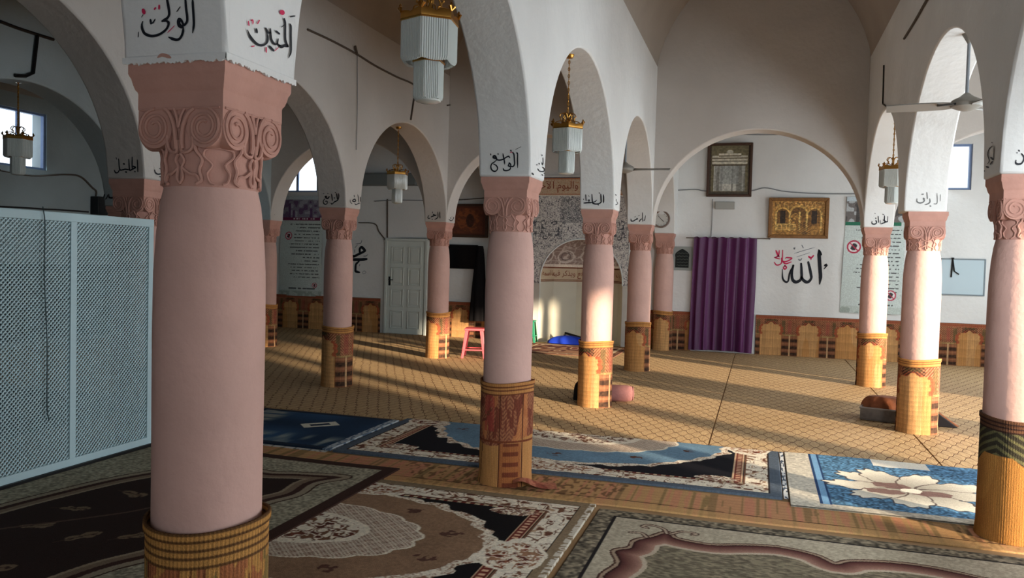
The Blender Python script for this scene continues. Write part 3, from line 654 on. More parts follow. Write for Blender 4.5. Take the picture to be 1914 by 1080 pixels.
# reed runner between the rugs
P = Paint(-2.9, 3.6, 5.02, 5.545, 640, 80, G(176, 136, 92))
st = vnoise(P.X*2.6, P.Y*.2, 12); fine = vnoise(P.X*42, P.Y*1.5, 13)
P.put((st > .62), G(180, 122, 94), .45); P.put(fine > .66, G(190, 116, 98), .45); P.put(fine < .25, G(108, 92, 60), .55); P.put((vnoise(P.X*1.3, P.Y*.1, 3) > .55) & (vnoise(P.X*60, P.Y*24, 8) > .6), G(96, 70, 46), .7)
w = ((P.Y/.012) % 1); P.c *= (1+.16*(w-.5))[..., None]; P.put(np.abs(P.Y-5.145-.012*np.sin(P.X*2)) < .006, G(70, 44, 30)); P.put(P.Y < 5.13, G(186, 146, 96), .6)
tag(rug_obj(P, 'narrow reed runner with faded pink stripes running between two rows of rugs', 'floor_runner', z=.011), None, 'mat')
# small rug before the niche
P = Paint(-2.35, -.55, 12.9, 14.45, 150, 130, G(150, 112, 88)); dd = np.minimum(np.minimum(P.X+2.35, -.55-P.X), np.minimum(14.45-P.Y, P.Y-12.9))
scrolls(P, dd > .05, 5, [G(96, 60, 52), G(206, 184, 156), G(120, 70, 58)], 41, .14); P.put((dd > .0) & (dd < .07), G(110, 76, 62)); P.put((dd > .12) & (dd < .16), G(204, 182, 150))
rug_obj(P, 'small patterned brown and cream rug before the prayer niche', z=.026)
# red and white rug edge past the blue prayer rug
P = Paint(-3.95, -3.04, 5.75, 6.98, 90, 120, G(110, 62, 56)); scrolls(P, P.X < 9, 9, [G(196, 176, 160), G(176, 150, 136), G(70, 30, 30)], 61, .1); P.put(P.X > -3.12, G(52, 30, 30))
rug_obj(P, 'reddish floral rug beyond the dark blue prayer rug, mostly hidden by the largest column', z=.015)

# ------------------------------------------------------------------ painted writing
def soffit_y(yc, z):
    """y of the plaster leg's face towards the viewer below its arch"""
    a = (3.17-2*B)/2
    if z <= ZS: return yc-B
    return yc-B-a*(1-math.sqrt(max(0, 1-((z-ZS)/(APEX-ZS))**2)))
def writing(name, parent, strokes, org, sc, plane, m, taper=True, soff=None, eps=.004, label=None):
    """strokes: (width, [(x,y)...], taper) in enlarged picture units -> painted ribbons on a wall plane"""
    mb = MB(); ax, val = plane
    def put(u, v):
        p = at(org[0]+u/sc, org[1]+v/sc, ax, val)
        if soff is not None:
            p = at(org[0]+u/sc, org[1]+v/sc, 1, soffit_y(soff, p[2]))
            p[1] -= eps
        elif ax == 0: p[0] += eps if val < 2.5 else -eps
        else: p[1] -= eps
        return p
    for st in strokes:
        w, pts = st[0], st[1]; tp = st[2] if len(st) > 2 else (.35 if len(pts) > 2 else .8)
        if len(pts) == 1: pts = [pts[0], (pts[0][0]+w*.25, pts[0][1]+w*.3)]
        c = [np.array(q, float) for q in spline(pts, 6)]; n = len(c); vs = []
        for i in range(n):
            t = c[min(i+1, n-1)]-c[max(i-1, 0)]; t = t/(np.linalg.norm(t)+1e-9); nn = np.array([-t[1], t[0]])
            f = i/(n-1); k = min(1, tp+(1-tp)*min(f, 1-f)*6); ww = w*.5*k*(1+.12*math.sin(math.atan2(t[1], t[0])*2+.6))
            vs += [put(*(c[i]+nn*ww)), put(*(c[i]-nn*ww))]
        mb.add(vs, [(2*i, 2*i+1, 2*i+3, 2*i+2) for i in range(n-1)])
        for e, s in ((0, 1), (n-1, -1)):   # rounded ends
            t = c[min(e+1, n-1)]-c[max(e-1, 0)]; a0 = math.atan2(t[1], t[0])+PI/2; k = max(tp, .3); rr = w*.5*k
            mb.add([put(*(c[e]+rr*np.array([math.cos(a0+s*PI*j/6), math.sin(a0+s*PI*j/6)]))) for j in range(7)], [tuple(range(7))])
    o = mb.build(name, m, parent)
    if label: o['label'] = label
    return o
# column M0
writing('painted_word', A_M, [(45, [(1355, -30), (1360, 100), (1372, 300), (1377, 450), (1355, 595)]), (45, [(1225, -30), (1238, 150), (1258, 300), (1255, 390), (1215, 450), (1170, 465)], .8), (40, [(1190, 440), (1150, 365), (1108, 345), (1092, 400), (1112, 470), (1165, 495), (1195, 455)], .9), (40, [(1130, 370), (1120, 430), (1150, 470)], .8), (48, [(1188, 470), (1182, 580), (1140, 680), (1080, 718), (1000, 702), (925, 670)]), (48, [(895, -20), (922, 120), (938, 250), (912, 320), (855, 360), (815, 385)], .8), (46, [(815, 392), (895, 385), (927, 430), (892, 520), (800, 600), (700, 642), (600, 648), (500, 605), (455, 520), (450, 440), (465, 390)], .35), (40, [(603, 360), (612, 430)]), (26, [(630, 430), (660, 395), (690, 345)]), (20, [(1135, 130), (1075, 210)]), (14, [(390, 580), (382, 670)]), (14, [(470, 270), (445, 310)])],
        (220, 0), 9.57, (1, YR[0]-B), INK, soff=YR[0])
writing('painted_marks', A_M, [(62, [(472, 185), (490, 240)]), (36, [(690, 150), (675, 170)]), (36, [(758, 105), (755, 165)]), (16, [(1035, 462), (970, 530), (905, 595)])], (220, 0), 9.57, (1, YR[0]-B), REDINK, soff=YR[0], label='red painted vowel marks')
writing('painted_word', A_M, [(32, [(1080, 400), (1097, 450), (1097, 600), (1100, 750), (1095, 880), (1058, 975)]), (32, [(985, 318), (1002, 400), (1002, 550), (1008, 680), (1045, 775)], .8), (46, [(1045, 782), (990, 768), (940, 790), (905, 770)], .7), (28, [(912, 772), (872, 738), (882, 655)], .6), (34, [(872, 738), (820, 742), (775, 680), (757, 600), (752, 485)], .6), (32, [(757, 545), (715, 550), (672, 475)], .7), (38, [(690, 530), (706, 650), (690, 720), (620, 762), (540, 750), (470, 690), (410, 610), (365, 505)], .3), (28, [(845, 522), (905, 572)]), (36, [(515, 490), (525, 550)]), (34, [(735, 778), (808, 855)]), (20, [(1085, 285), (1165, 270)]), (14, [(985, 420), (935, 457)])], (420, 0), 9., (0, B), INK)
writing('painted_marks', A_M, [(76, [(945, 203), (955, 217)], 1), (22, [(380, 360), (390, 430)]), (22, [(420, 350), (445, 338), (458, 360), (455, 412)]), (22, [(565, 345), (535, 400)]), (22, [(680, 800), (682, 880)]), (14, [(885, 800), (830, 852)]), (20, [(435, 785), (480, 775)])], (420, 0), 9., (0, B), REDINK, label='red painted dot and vowel marks')
# ragged plaster edge over the nearest capital, with a chip showing the pink stone
rg = MB(); rr = random.Random(3)
for ax_ in (0, 1):
    n = 60; vs = []
    for i in range(n+1):
        t = -B+2*B*i/n; e = .006+.010*rr.random()**2; q = -B-.0025 if ax_ == 0 else B+.0025
        for z in (H+.010, H-e): vs.append((t, YR[0]+q, z) if ax_ == 0 else (q, YR[0]+t, z))
        vs.append((t, YR[0]-B+.012, H-e*.6) if ax_ == 0 else (B-.012, YR[0]+t, H-e*.6))
    rg.add(vs, [(3*i+j, 3*i+3+j, 3*i+4+j, 3*i+1+j) for i in range(n) for j in range(2)])
rg.build('plaster_edge', PLASTER, A_M)
writing('chipped_patch', A_M, [(60, [(735, 1030), (800, 990), (870, 1000), (960, 1035)], .5)], (220, 0), 9.57, (1, YR[0]-B), PINKC, soff=YR[0], eps=.0035, label='pink chip in the white plaster')
# column M1
writing('painted_word', A_M, [(36, [(1032, 208), (1062, 245), (1062, 400), (1066, 595)], .4), (38, [(942, 208), (970, 260), (982, 400), (986, 500), (950, 560), (890, 562)], .8), (36, [(848, 470), (888, 520), (872, 562), (830, 540), (848, 480)], .9), (36, [(885, 560), (872, 630), (800, 666), (720, 660), (692, 608)], .5), (34, [(688, 228), (706, 330), (726, 430), (732, 510)], .4), (36, [(862, 340), (832, 305), (770, 330), (690, 380), (600, 402), (530, 390)], .7), (44, [(535, 392), (502, 312), (460, 290), (440, 330), (500, 360)], .9), (34, [(522, 400), (470, 450), (410, 490), (382, 560), (400, 640), (460, 686), (520, 672), (552, 610), (520, 540), (450, 500)], .7), (28, [(375, 240), (380, 270)]), (28, [(562, 232), (566, 258)]), (34, [(885, 150), (898, 172)]), (12, [(1150, 60), (1010, 130)])], (890, 270), 13.67, (1, YR[1]-B), INK, soff=YR[1])
writing('painted_marks', A_M, [(18, [(875, 205), (925, 195)])], (890, 270), 13.67, (1, YR[1]-B), REDINK, soff=YR[1], label='small red painted mark')
writing('painted_word', A_M, [(16, [(1698, 340), (1703, 500)]), (16, [(1665, 460), (1690, 530)]), (24, [(1690, 575), (1735, 630), (1735, 670), (1690, 692), (1610, 680), (1562, 622)], .6), (26, [(1668, 265), (1672, 285)]), (22, [(1600, 480), (1604, 505)]), (26, [(1535, 515), (1545, 525)]), (34, [(1425, 735), (1450, 772)]), (22, [(1675, 770), (1690, 790)]), (18, [(1725, 735), (1740, 742)])], (890, 270), 13.67, (0, B), INK)
# column L2
writing('painted_word', A_L, [(40, [(825, 230), (835, 330), (800, 450), (720, 505), (680, 512)], .7), (38, [(758, 228), (772, 330), (792, 440)], .6), (36, [(740, 495), (660, 540), (590, 602), (548, 560)], .5), (38, [(575, 238), (592, 360), (608, 482)], .5), (48, [(490, 340), (440, 400), (390, 380), (352, 330), (395, 322)], .9), (34, [(345, 410), (282, 480), (290, 570), (360, 612), (420, 570), (412, 500), (350, 500)], .7), (34, [(665, 380), (690, 384)]), (26, [(700, 185), (732, 198)]), (28, [(438, 218), (452, 226)]), (16, [(270, 228), (312, 226)]), (14, [(485, 520), (485, 565)])], (590, 350), 19.14, (1, YR[2]-B), INK, soff=YR[2])
writing('painted_word', A_L, [(26, [(1590, 350), (1592, 505)]), (24, [(1495, 260), (1522, 400), (1535, 545)], .6), (32, [(1575, 565), (1500, 590), (1430, 622), (1388, 578)], .5), (36, [(1400, 420), (1340, 440), (1312, 490), (1390, 512), (1422, 470), (1380, 420)], .9), (25, [(1368, 285), (1376, 345)]), (22, [(1222, 440), (1240, 540), (1302, 592)])], (590, 350), 19.14, (0, XL+B), INK)
# column M2
writing('painted_word', A_M, [(32, [(650, 185), (656, 300), (652, 395)], .5), (32, [(583, 178), (590, 300), (592, 370), (545, 412)], .7), (32, [(550, 410), (470, 424), (400, 410), (372, 370), (358, 178)], .7), (22, [(482, 318), (440, 360), (372, 378)]), (34, [(355, 386), (260, 388), (155, 398)], .7), (26, [(203, 188), (210, 340)]), (26, [(258, 332), (292, 320), (280, 372)], .8), (26, [(540, 138), (550, 150)]), (28, [(512, 435), (522, 448)]), (18, [(138, 295), (152, 310)]), (12, [(275, 205), (290, 240)])], (1080, 350), 13.5, (1, YR[2]-B), INK, soff=YR[2])
writing('painted_word', A_M, [(20, [(945, 182), (960, 205)]), (22, [(948, 442), (985, 428)]), (14, [(985, 365), (1002, 420)]), (12, [(960, 350), (965, 300)])], (1080, 350), 13.5, (0, B), INK)
# column M3
writing('painted_word', A_M, [(18, [(1708, 705), (1692, 820), (1660, 832)]), (20, [(1632, 640), (1637, 860)]), (28, [(1612, 792), (1572, 832), (1550, 872)]), (28, [(1505, 802), (1450, 822), (1400, 852), (1350, 846), (1342, 798)], .6), (36, [(1490, 790), (1506, 800)]), (18, [(1552, 708), (1540, 725)]), (14, [(1452, 735), (1440, 755)])], (1080, 350), 13.5, (1, YR[3]-B), INK, soff=YR[3])
# column R3, R2
writing('painted_word', A_R, [(16, [(592, 650), (586, 775)]), (28, [(518, 638), (520, 760), (582, 772)], .7), (26, [(488, 728), (542, 772), (482, 802), (438, 818)], .6), (16, [(420, 738), (422, 815)]), (22, [(374, 648), (386, 785)]), (26, [(345, 772), (322, 742), (342, 790), (300, 822), (240, 812), (238, 760)], .6), (20, [(312, 690), (330, 694)]), (14, [(300, 580), (312, 585)]), (12, [(470, 600), (510, 615)])], (1610, 350), 11.96, (1, YR[3]-B), INK, soff=YR[3])
writing('painted_word', A_R, [(18, [(1690, 130), (1692, 350), (1610, 372)]), (14, [(1768, 165), (1762, 310)]), (26, [(1528, 248), (1532, 330), (1482, 372), (1412, 392)]), (24, [(1463, 118), (1476, 255)]), (28, [(1412, 250), (1385, 248), (1408, 290), (1380, 332), (1310, 352), (1245, 322), (1242, 258)], .6), (20, [(1345, 158), (1392, 154)]), (28, [(1532, 415), (1552, 425)])], (1610, 350), 11.96, (1, YR[2]-B), GLAREINK, soff=YR[2], label='grey lettering with window glare put into its colour')
# column R1 (two faces)
writing('painted_word', A_R, [(16, [(472, 395), (462, 690)]), (20, [(425, 308), (426, 325)]), (20, [(432, 395), (362, 460), (330, 580), (362, 720), (330, 792)], .7), (40, [(402, 650), (452, 695)]), (30, [(432, 740), (390, 805)]), (36, [(300, 858), (350, 872)]), (22, [(255, 948), (262, 958)])], (1820, 240), 12., (0, XR-B), INK)
writing('painted_word', A_R, [(42, [(1068, 565), (1122, 640), (1112, 720), (1060, 790), (980, 802), (938, 770), (945, 715)], .5), (32, [(1005, 490), (1018, 512)]), (20, [(960, 545), (975, 552)]), (36, [(1235, 300), (1240, 520), (1242, 700)], .5), (36, [(1340, 290), (1345, 560), (1335, 720)], .5)], (1820, 240), 12., (1, YR[1]-B), INK, soff=YR[1])
# column L1 and far left
writing('painted_word', A_L, [(24, [(728, 205), (738, 440)]), (26, [(624, 145), (628, 370), (690, 352)], .7), (26, [(692, 350), (640, 330)]), (28, [(695, 362), (620, 396), (572, 402), (555, 195)], .7), (26, [(555, 402), (480, 392), (440, 402), (372, 392), (350, 185)], .7), (26, [(372, 392), (340, 452), (290, 462), (262, 408)], .6), (30, [(448, 282), (468, 290)]), (30, [(490, 446), (512, 452)]), (24, [(675, 436), (686, 446)]), (14, [(298, 155), (312, 195)])], (190, 280), 10.8, (1, YR[1]-B), INK, soff=YR[1])
writing('painted_word', A_L, [(28, [(1390, 495), (1345, 492), (1290, 480), (1250, 492), (1200, 482), (1130, 492), (1080, 462), (1062, 405)], .6), (28, [(1262, 545), (1295, 548)]), (22, [(1165, 535), (1175, 545)]), (18, [(1160, 378), (1172, 384)]), (18, [(1285, 362), (1298, 366)])], (190, 280), 10.8, (0, XL+B), INK)
writing('painted_word', A_LL, [(30, [(290, 905), (262, 900), (242, 962), (160, 962), (150, 900)], .6), (22, [(130, 900), (112, 960), (80, 1002)]), (26, [(62, 900), (48, 955)])], (190, 280), 10.8, (1, YR[2]-B), INK, soff=YR[2])
# column L3 two faces, F3
writing('painted_word', A_L, [(42, [(770, 138), (772, 300), (782, 430)], .5), (40, [(680, 148), (692, 300), (682, 390), (622, 442), (545, 482)], .6), (56, [(605, 290), (545, 300), (480, 248)], .7), (48, [(520, 322), (432, 340), (388, 372)], .7), (42, [(425, 468), (440, 476)]), (36, [(342, 418), (282, 436), (235, 390), (292, 288)], .5), (28, [(438, 138), (446, 192)])], (790, 390), 23.9, (1, YR[3]-B), INK, soff=YR[3])
writing('painted_word', A_L, [(36, [(1352, 280), (1372, 400), (1322, 502), (1252, 532), (1158, 474)], .5), (40, [(1276, 318), (1300, 352)]), (38, [(1236, 400), (1246, 432)])], (790, 390), 23.9, (0, XL+B), INK)
writing('painted_word', A_LL, [(5, [(128, 208), (125, 242)]), (7, [(112, 222), (75, 236), (64, 250)], .7), (6, [(72, 214), (80, 218)]), (5, [(98, 246), (104, 248)])], (500, 350), 4.9, (0, XLL+B), INK)
# back wall calligraphy
writing('painted_calligraphy', wall_back, [(78, [(1085, 185), (1092, 300), (1102, 450), (1112, 600), (1120, 720), (1102, 870)], .35), (40, [(1100, 200), (1135, 280)]), (30, [(1235, 465), (1200, 500), (1252, 490), (1190, 568)], .6), (58, [(872, 432), (902, 550), (927, 680), (932, 750), (892, 815), (832, 832), (770, 790), (742, 735)], .75), (60, [(728, 465), (736, 600), (736, 730), (702, 800), (620, 832), (560, 790), (540, 700), (546, 600), (570, 500)], .75), (38, [(572, 500), (522, 590), (490, 680), (470, 800), (430, 832), (380, 800), (352, 730), (350, 575)], .4)], (1430, 450), 10.8, (1, YB), INK)
writing('painted_calligraphy', wall_back, [(26, [(355, 190), (352, 330), (352, 402), (400, 422), (470, 400), (542, 352), (440, 338), (412, 352)], .7), (26, [(360, 425), (420, 462), (530, 425)], .6), (34, [(220, 195), (252, 270), (285, 325)], .6), (28, [(287, 195), (270, 300), (195, 342)], .6), (24, [(185, 430), (230, 486), (292, 480), (332, 440), (330, 345)], .6), (30, [(402, 500), (432, 540), (402, 568), (372, 545), (402, 500)], .9), (20, [(180, 330), (240, 352), (305, 365)]), (36, [(878, 318), (930, 342), (978, 298)], .7), (20, [(930, 342), (927, 380)])], (1430, 450), 10.8, (1, YB), REDINK, label='red painted calligraphy')
writing('painted_marks', wall_back, [(12, [(585, 258), (800, 190), (1005, 133)]), (10, [(640, 325), (900, 240)]), (24, [(668, 370), (710, 392), (745, 350)]), (20, [(578, 135), (592, 168), (605, 125)]), (18, [(742, 88), (772, 145)])], (1430, 450), 10.8, (1, YB), GREYINK, label='thin grey painted strokes')
writing('painted_calligraphy', wall_back, [(50, [(180, 552), (250, 525), (340, 480), (440, 430), (452, 405), (390, 345), (352, 380), (355, 455)], .8), (56, [(180, 595), (265, 595), (380, 595), (492, 584)], .7), (46, [(335, 630), (277, 690), (266, 780), (272, 830), (345, 852)], .7), (50, [(180, 520), (250, 532)])], (640, 430), 10.8, (1, YB), INK)
writing('painted_marks', wall_back, [(15, [(396, 195), (370, 262), (268, 280)]), (16, [(516, 488), (480, 522), (420, 524)]), (16, [(352, 690), (345, 722)]), (8, [(440, 820), (482, 850), (430, 882), (408, 850), (440, 820)], 1), (14, [(305, 300), (255, 355)]), (16, [(250, 395), (252, 450)])], (640, 430), 10.8, (1, YB), GREYINK, label='thin grey vowel strokes')

# ------------------------------------------------------------------ windows and door
ALU = mat('blue_grey_window_frame', (120, 140, 176), .5)
def window(name, axis, f, a0, a1, z0, z1, mull=1):
    root = bpy.data.objects.new(name, None); C.objects.link(root); root['kind'] = 'structure'
    fr = MB(); gl = MB(); t = .035
    def bx(mb, p0, p1, q0, q1, e0, e1):
        if axis == 'x': mb.box(p0, p1, f+e0, f+e1, q0, q1)
        else: mb.box(f-e1, f-e0, p0, p1, q0, q1)
    bx(fr, a0, a1, z0, z0+t, .03, .09); bx(fr, a0, a1, z1-t, z1, .03, .09); bx(fr, a0, a0+t, z0+t, z1-t, .03, .09); bx(fr, a1-t, a1, z0+t, z1-t, .03, .09)
    for k in range(1, mull+1):
        m = a0+(a1-a0)*k/(mull+1); bx(fr, m-.02, m+.02, z0+t, z1-t, .035, .085)
    bx(gl, a0+t, a1-t, z0+t, z1-t, .058, .062)
    fo = fr.build('window_frame', ALU, root); gl.build('window_pane', glassmat(), root)
window('window_1', 'x', YB, *W1); window('window_2', 'x', YB, *W2); window('window_3', 'y', XWL, *W3)
DOORM = mat('white_door_paint', (206, 212, 206), .5); 
dr = bpy.data.objects.new('door_1', None); C.objects.link(dr); dr['kind'] = 'structure'
x0, x1, zt = -5.60, -4.67, 1.93; fr = MB()
fr.box(x0, x0+.055, YB-.05, YB-.001, 0, zt); fr.box(x1-.055, x1, YB-.05, YB-.001, 0, zt); fr.box(x0+.055, x1-.055, YB-.05, YB-.001, zt-.05, zt)
fr.build('door_frame', DOORM, dr, bevel=.006)
lf = MB(); a, b = x0+.06, x1-.06; lf.box(a, b, YB-.028, YB-.002, .016, zt-.055)
pw = (b-a-.26)/2
for i in range(2):
    for j in range(4):
        px = a+.08+i*(pw+.1); pz = .12+j*.435; ph = .36 if j < 3 else .34
        for (q0, q1, r0, r1) in ((px, px+pw, pz, pz+.014), (px, px+pw, pz+ph-.014, pz+ph), (px, px+.014, pz, pz+ph), (px+pw-.014, px+pw, pz, pz+ph)): lf.box(q0, q1, YB-.046, YB-.028, r0, r1)
        lf.box(px+.05, px+pw-.05, YB-.044, YB-.028, pz+.05, pz+ph-.05)
leaf = lf.build('door_leaf', DOORM, dr, bevel=.004)
hd = MB(); hx = a+.045; hd.box(hx-.018, hx+.018, YB-.036, YB-.028, .98, 1.16); hd.tube([(hx, YB-.03, 1.1), (hx, YB-.075, 1.1), (hx+.10, YB-.078, 1.095)], .009, 8)
hd.build('handle', BLACK, leaf, smooth=True)['label'] = 'black lever handle'

# ------------------------------------------------------------------ prayer niche
MIH = bpy.data.objects.new('prayer_niche', None); C.objects.link(MIH); tag(MIH, 'prayer niche with carved grey arabesque panel and reddish script bands', 'niche', None, 'thing')
MX, MR, MS = -1.56, .79, 1.19
P = Paint(-2.52, -.665, 1.13, 3.14, 330, 360, G(234, 232, 228))
xx = np.abs(P.X-MX); n1 = vnoise(xx*34+3, P.Y*34, 3); n2 = vnoise(xx*60, P.Y*60, 4)
P.put(np.abs(n1-.5) < .07, G(124, 124, 130)); P.put((np.abs(n2-.5) < .07), G(164, 164, 168), .8); P.put(n1 > .84, G(96, 96, 104))
dm = ((xx+P.Y)/.155) % 1; dn = ((xx-P.Y)/.155) % 1; P.put((np.minimum(dm, dn) < .07), G(222, 220, 216), .8)
m = (xx < .42) & (P.Y > 2.28) & (P.Y < 2.76); P.put(m, G(196, 196, 196), .5); P.put(m & (np.abs(n2-.5) < .16), G(90, 92, 98), .7)
P.put((xx > .33) & (P.Y > 1.95) & (P.Y < 2.32) & (np.abs(vnoise(xx*22, P.Y*22, 9)-.5) < .07), G(96, 98, 106))
bd = P.Y > 2.80; P.put(bd, G(214, 190, 162)); P.put(bd & ((P.Y < 2.825) | (P.Y > 3.10)), G(186, 120, 84)); P.put((np.abs(P.Y-2.795) < .012), G(232, 226, 214)); P.put((np.abs(P.Y-3.13) < .012), G(110, 110, 116))
P.put(bd & (P.Y > 2.84) & (P.Y < 3.09) & (np.abs(vnoise(P.X*26, P.Y*26, 12)-.5) < .05), G(196, 150, 120), .7)
def arch_mask(X, Y): return (np.abs(X-MX) < MR) & (Y < MS+np.sqrt(np.clip(MR**2-(X-MX)**2, 0, None)))
def panel_grid(name, P, pos, m, parent, hole):
    o = grid_obj(name, P, pos, m, parent); me = o.data
    xs = (P.X[:-1, :-1]+P.X[1:, 1:])/2; ys = (P.Y[:-1, :-1]+P.Y[1:, 1:])/2; kill = hole(xs, ys).reshape(-1)
    bm = bmesh.new(); bm.from_mesh(me); bm.faces.ensure_lookup_table(); bmesh.ops.delete(bm, geom=[bm.faces[i] for i in np.nonzero(kill)[0]], context='FACES'); bm.to_mesh(me); bm.free(); return o
CARV = colmat('carved_tile', .8, .4, 60)
panel_grid('tile_panel', P, lambda X, Y: (X, YB-.045+0*X, Y), CARV, MIH, arch_mask)
tr = MB()
arc = [(MX+MR*math.cos(a), YB-.045, MS+MR*math.sin(a)) for a in np.linspace(0, PI, 40)]
tr.tube([(MX+MR, YB-.045, 1.13)]+arc+[(MX-MR, YB-.045, 1.13)], .014, 8)
tr.box(-2.54, -2.515, YB-.06, YB-.002, 1.13, 3.16); tr.box(-.67, -.645, YB-.06, YB-.002, 1.13, 3.16); tr.box(-2.54, -.645, YB-.06, YB-.002, 3.14, 3.165)
tr.build('moulding', WHITEP, MIH, smooth=True)
for px0, px1 in ((-2.54, MX-MR-.002), (MX+MR+.002, -.645)): MB().box(px0, px1, YB-.05, YB-.002, 0, 1.13).build('pilaster', mat('pale_marble', (206, 204, 196), .45, noise=.08, nscale=5), MIH, bevel=.004)
ns = 5; ang = [PI*i/ns for i in range(ns+1)]; pts = [(MX+MR*math.cos(a), YB-.0+MR*math.sin(a)*.95) for a in ang]
lw = MB(); vs = [(x, y, z) for z in (0, MS-.01) for x, y in pts]; lw.add(vs, [(i, i+1, ns+2+i, ns+1+i) for i in range(ns)]); lw.build('niche_wall', mat('cream_marble', (214, 208, 190), .5, noise=.06, nscale=3), MIH)
bn = MB(); ins = [(MX+(x-MX)*.995, YB+(y-YB)*.995) for x, y in pts]
vs = [(x, y, z) for z in (MS-.03, MS+.25) for x, y in ins]; bn.add(vs, [(i, i+1, ns+2+i, ns+1+i) for i in range(ns)])
band = bn.build('script_band', mat('cream_band', (212, 190, 160), .7), MIH)
ln = MB()
for z in (MS-.02, MS+.005, MS+.235, MS+.25): ln.tube([(MX+(x-MX)*.985, YB+(y-YB)*.985, z) for x, y in pts], .007, 6)
ln.build('band_line', mat('red_brown_line', (132, 72, 54), .7), band)
# half dome with tracery
P = Paint(0, PI, 0, PI/2, 170, 90, G(150, 128, 118))
t1 = vnoise(np.abs(P.X-PI/2)*9, P.Y*9, 4); P.put(np.abs(t1-.5) < .07, G(196, 178, 166)); P.put(np.abs(np.sin(P.X*6+np.sin(P.Y*8))) < .10, G(190, 172, 160), .8); P.put(np.abs(((P.Y*2.4) % 1)-.5) < .05, G(186, 168, 156), .7); P.put(P.Y < .1, G(206, 190, 176))
for k in range(5):
    q = np.hypot((P.X-PI*(k+.5)/5)/.22, (P.Y-.35)/.2); P.put(np.abs(q-1) < .09, G(204, 190, 178)); P.put(np.abs(q-.6) < .1, G(112, 96, 92), .8)
zb = MS+.25
grid_obj('niche_dome', P, lambda X, Y: (MX+(MR+.01)*np.cos(X)*np.cos(Y), YB-.02+(MR)*np.sin(X)*np.cos(Y), zb+(2.06-zb)*np.sin(Y)), colmat('carved_dome', .8, .5, 45), MIH)
nf = MB(); nf.add([(x, y, .004) for x, y in pts], [tuple(range(ns+1))]); nf.build('niche_floor', mat('cream_marble', (214, 208, 190)), MIH)
# Arabic lettering ---------------------------------------------------
FORMS = {'ا': 'FE8D FE8E', 'أ': 'FE83 FE84', 'إ': 'FE87 FE88', 'ب': 'FE8F FE90 FE91 FE92', 'ت': 'FE95 FE96 FE97 FE98', 'ج': 'FE9D FE9E FE9F FEA0', 'خ': 'FEA5 FEA6 FEA7 FEA8', 'د': 'FEA9 FEAA', 'ذ': 'FEAB FEAC', 'ر': 'FEAD FEAE',
         'س': 'FEB1 FEB2 FEB3 FEB4', 'ع': 'FEC9 FECA FECB FECC', 'ف': 'FED1 FED2 FED3 FED4', 'ك': 'FED9 FEDA FEDB FEDC', 'ل': 'FEDD FEDE FEDF FEE0', 'م': 'FEE1 FEE2 FEE3 FEE4', 'ن': 'FEE5 FEE6 FEE7 FEE8',
         'ه': 'FEE9 FEEA FEEB FEEC', 'و': 'FEED FEEE', 'ي': 'FEF1 FEF2 FEF3 FEF4', 'آ': 'FE81 FE82', 'لآ': 'FEF5 FEF6'}
def shape(txt):
    out = []
    for wd in txt.split(' '):
        toks = []; i = 0
        while i < len(wd):
            if wd[i:i+2] in FORMS: toks.append(wd[i:i+2]); i += 2
            else: toks.append(wd[i]); i += 1
        s = ''
        for k, t in enumerate(toks):
            f = FORMS[t].split(); prev = k > 0 and len(FORMS[toks[k-1]].split()) == 4; nxt = k < len(toks)-1 and len(f) == 4
            j = (1 if prev else 0) if not nxt else (3 if prev else 2); s += chr(int(f[j], 16))
        out.append(s)
    return ' '.join(out)[::-1]
def text_mesh(s):
    c = bpy.data.curves.new('t', 'FONT'); c.body = s; c.resolution_u = 3; o = bpy.data.objects.new('t', c); C.objects.link(o); bpy.context.view_layer.update()
    me = bpy.data.meshes.new_from_object(o.evaluated_get(bpy.context.evaluated_depsgraph_get())); bpy.data.objects.remove(o); bpy.data.curves.remove(c)
    v = np.array([q.co[:] for q in me.vertices]); return me, v
def lay_text(name, s, fn, w, h, m, parent, label):
    me, v = text_mesh(s); mn, mxx = v.min(0), v.max(0); u = (v[:, 0]-mn[0])/(mxx[0]-mn[0])*w; z = (v[:, 1]-mn[1])/(mxx[1]-mn[1])*h
    for q, a, b in zip(me.vertices, u, z): q.co = fn(a, b)
    me.materials.clear(); me.materials.append(m); me.name = name; o = link(name, me, parent); o['label'] = label; return o
SCR = mat('red_brown_script', (136, 66, 46), .7)
lay_text('lettering', shape('إنما يعمر مساجد الله من آمن بالله واليوم الآخر') if False else shape('من آمن بالله واليوم الآخر'), lambda a, b: (-2.46+a, YB-.050, 2.845+b), 1.74, .24, SCR, MIH, 'red brown script on upper band')
seg = [math.hypot(ins[i+1][0]-ins[i][0], ins[i+1][1]-ins[i][1]) for i in range(ns)]; TOT = sum(seg)
def on_band(a, b):
    a = TOT-.04-a*1.0; k = 0
    while k < ns-1 and a > seg[k]: a -= seg[k]; k += 1
    f = a/seg[k]; x = ins[k][0]+(ins[k+1][0]-ins[k][0])*f; y = ins[k][1]+(ins[k+1][1]-ins[k][1])*f
    return (MX+(x-MX)*.985, YB+(y-YB)*.985, MS+.025+b)
lay_text('lettering', shape('في بيوت أذن الله أن ترفع ويذكر فيها اسمه'), on_band, TOT-.08, .20, SCR, band, 'red brown script on lower band')

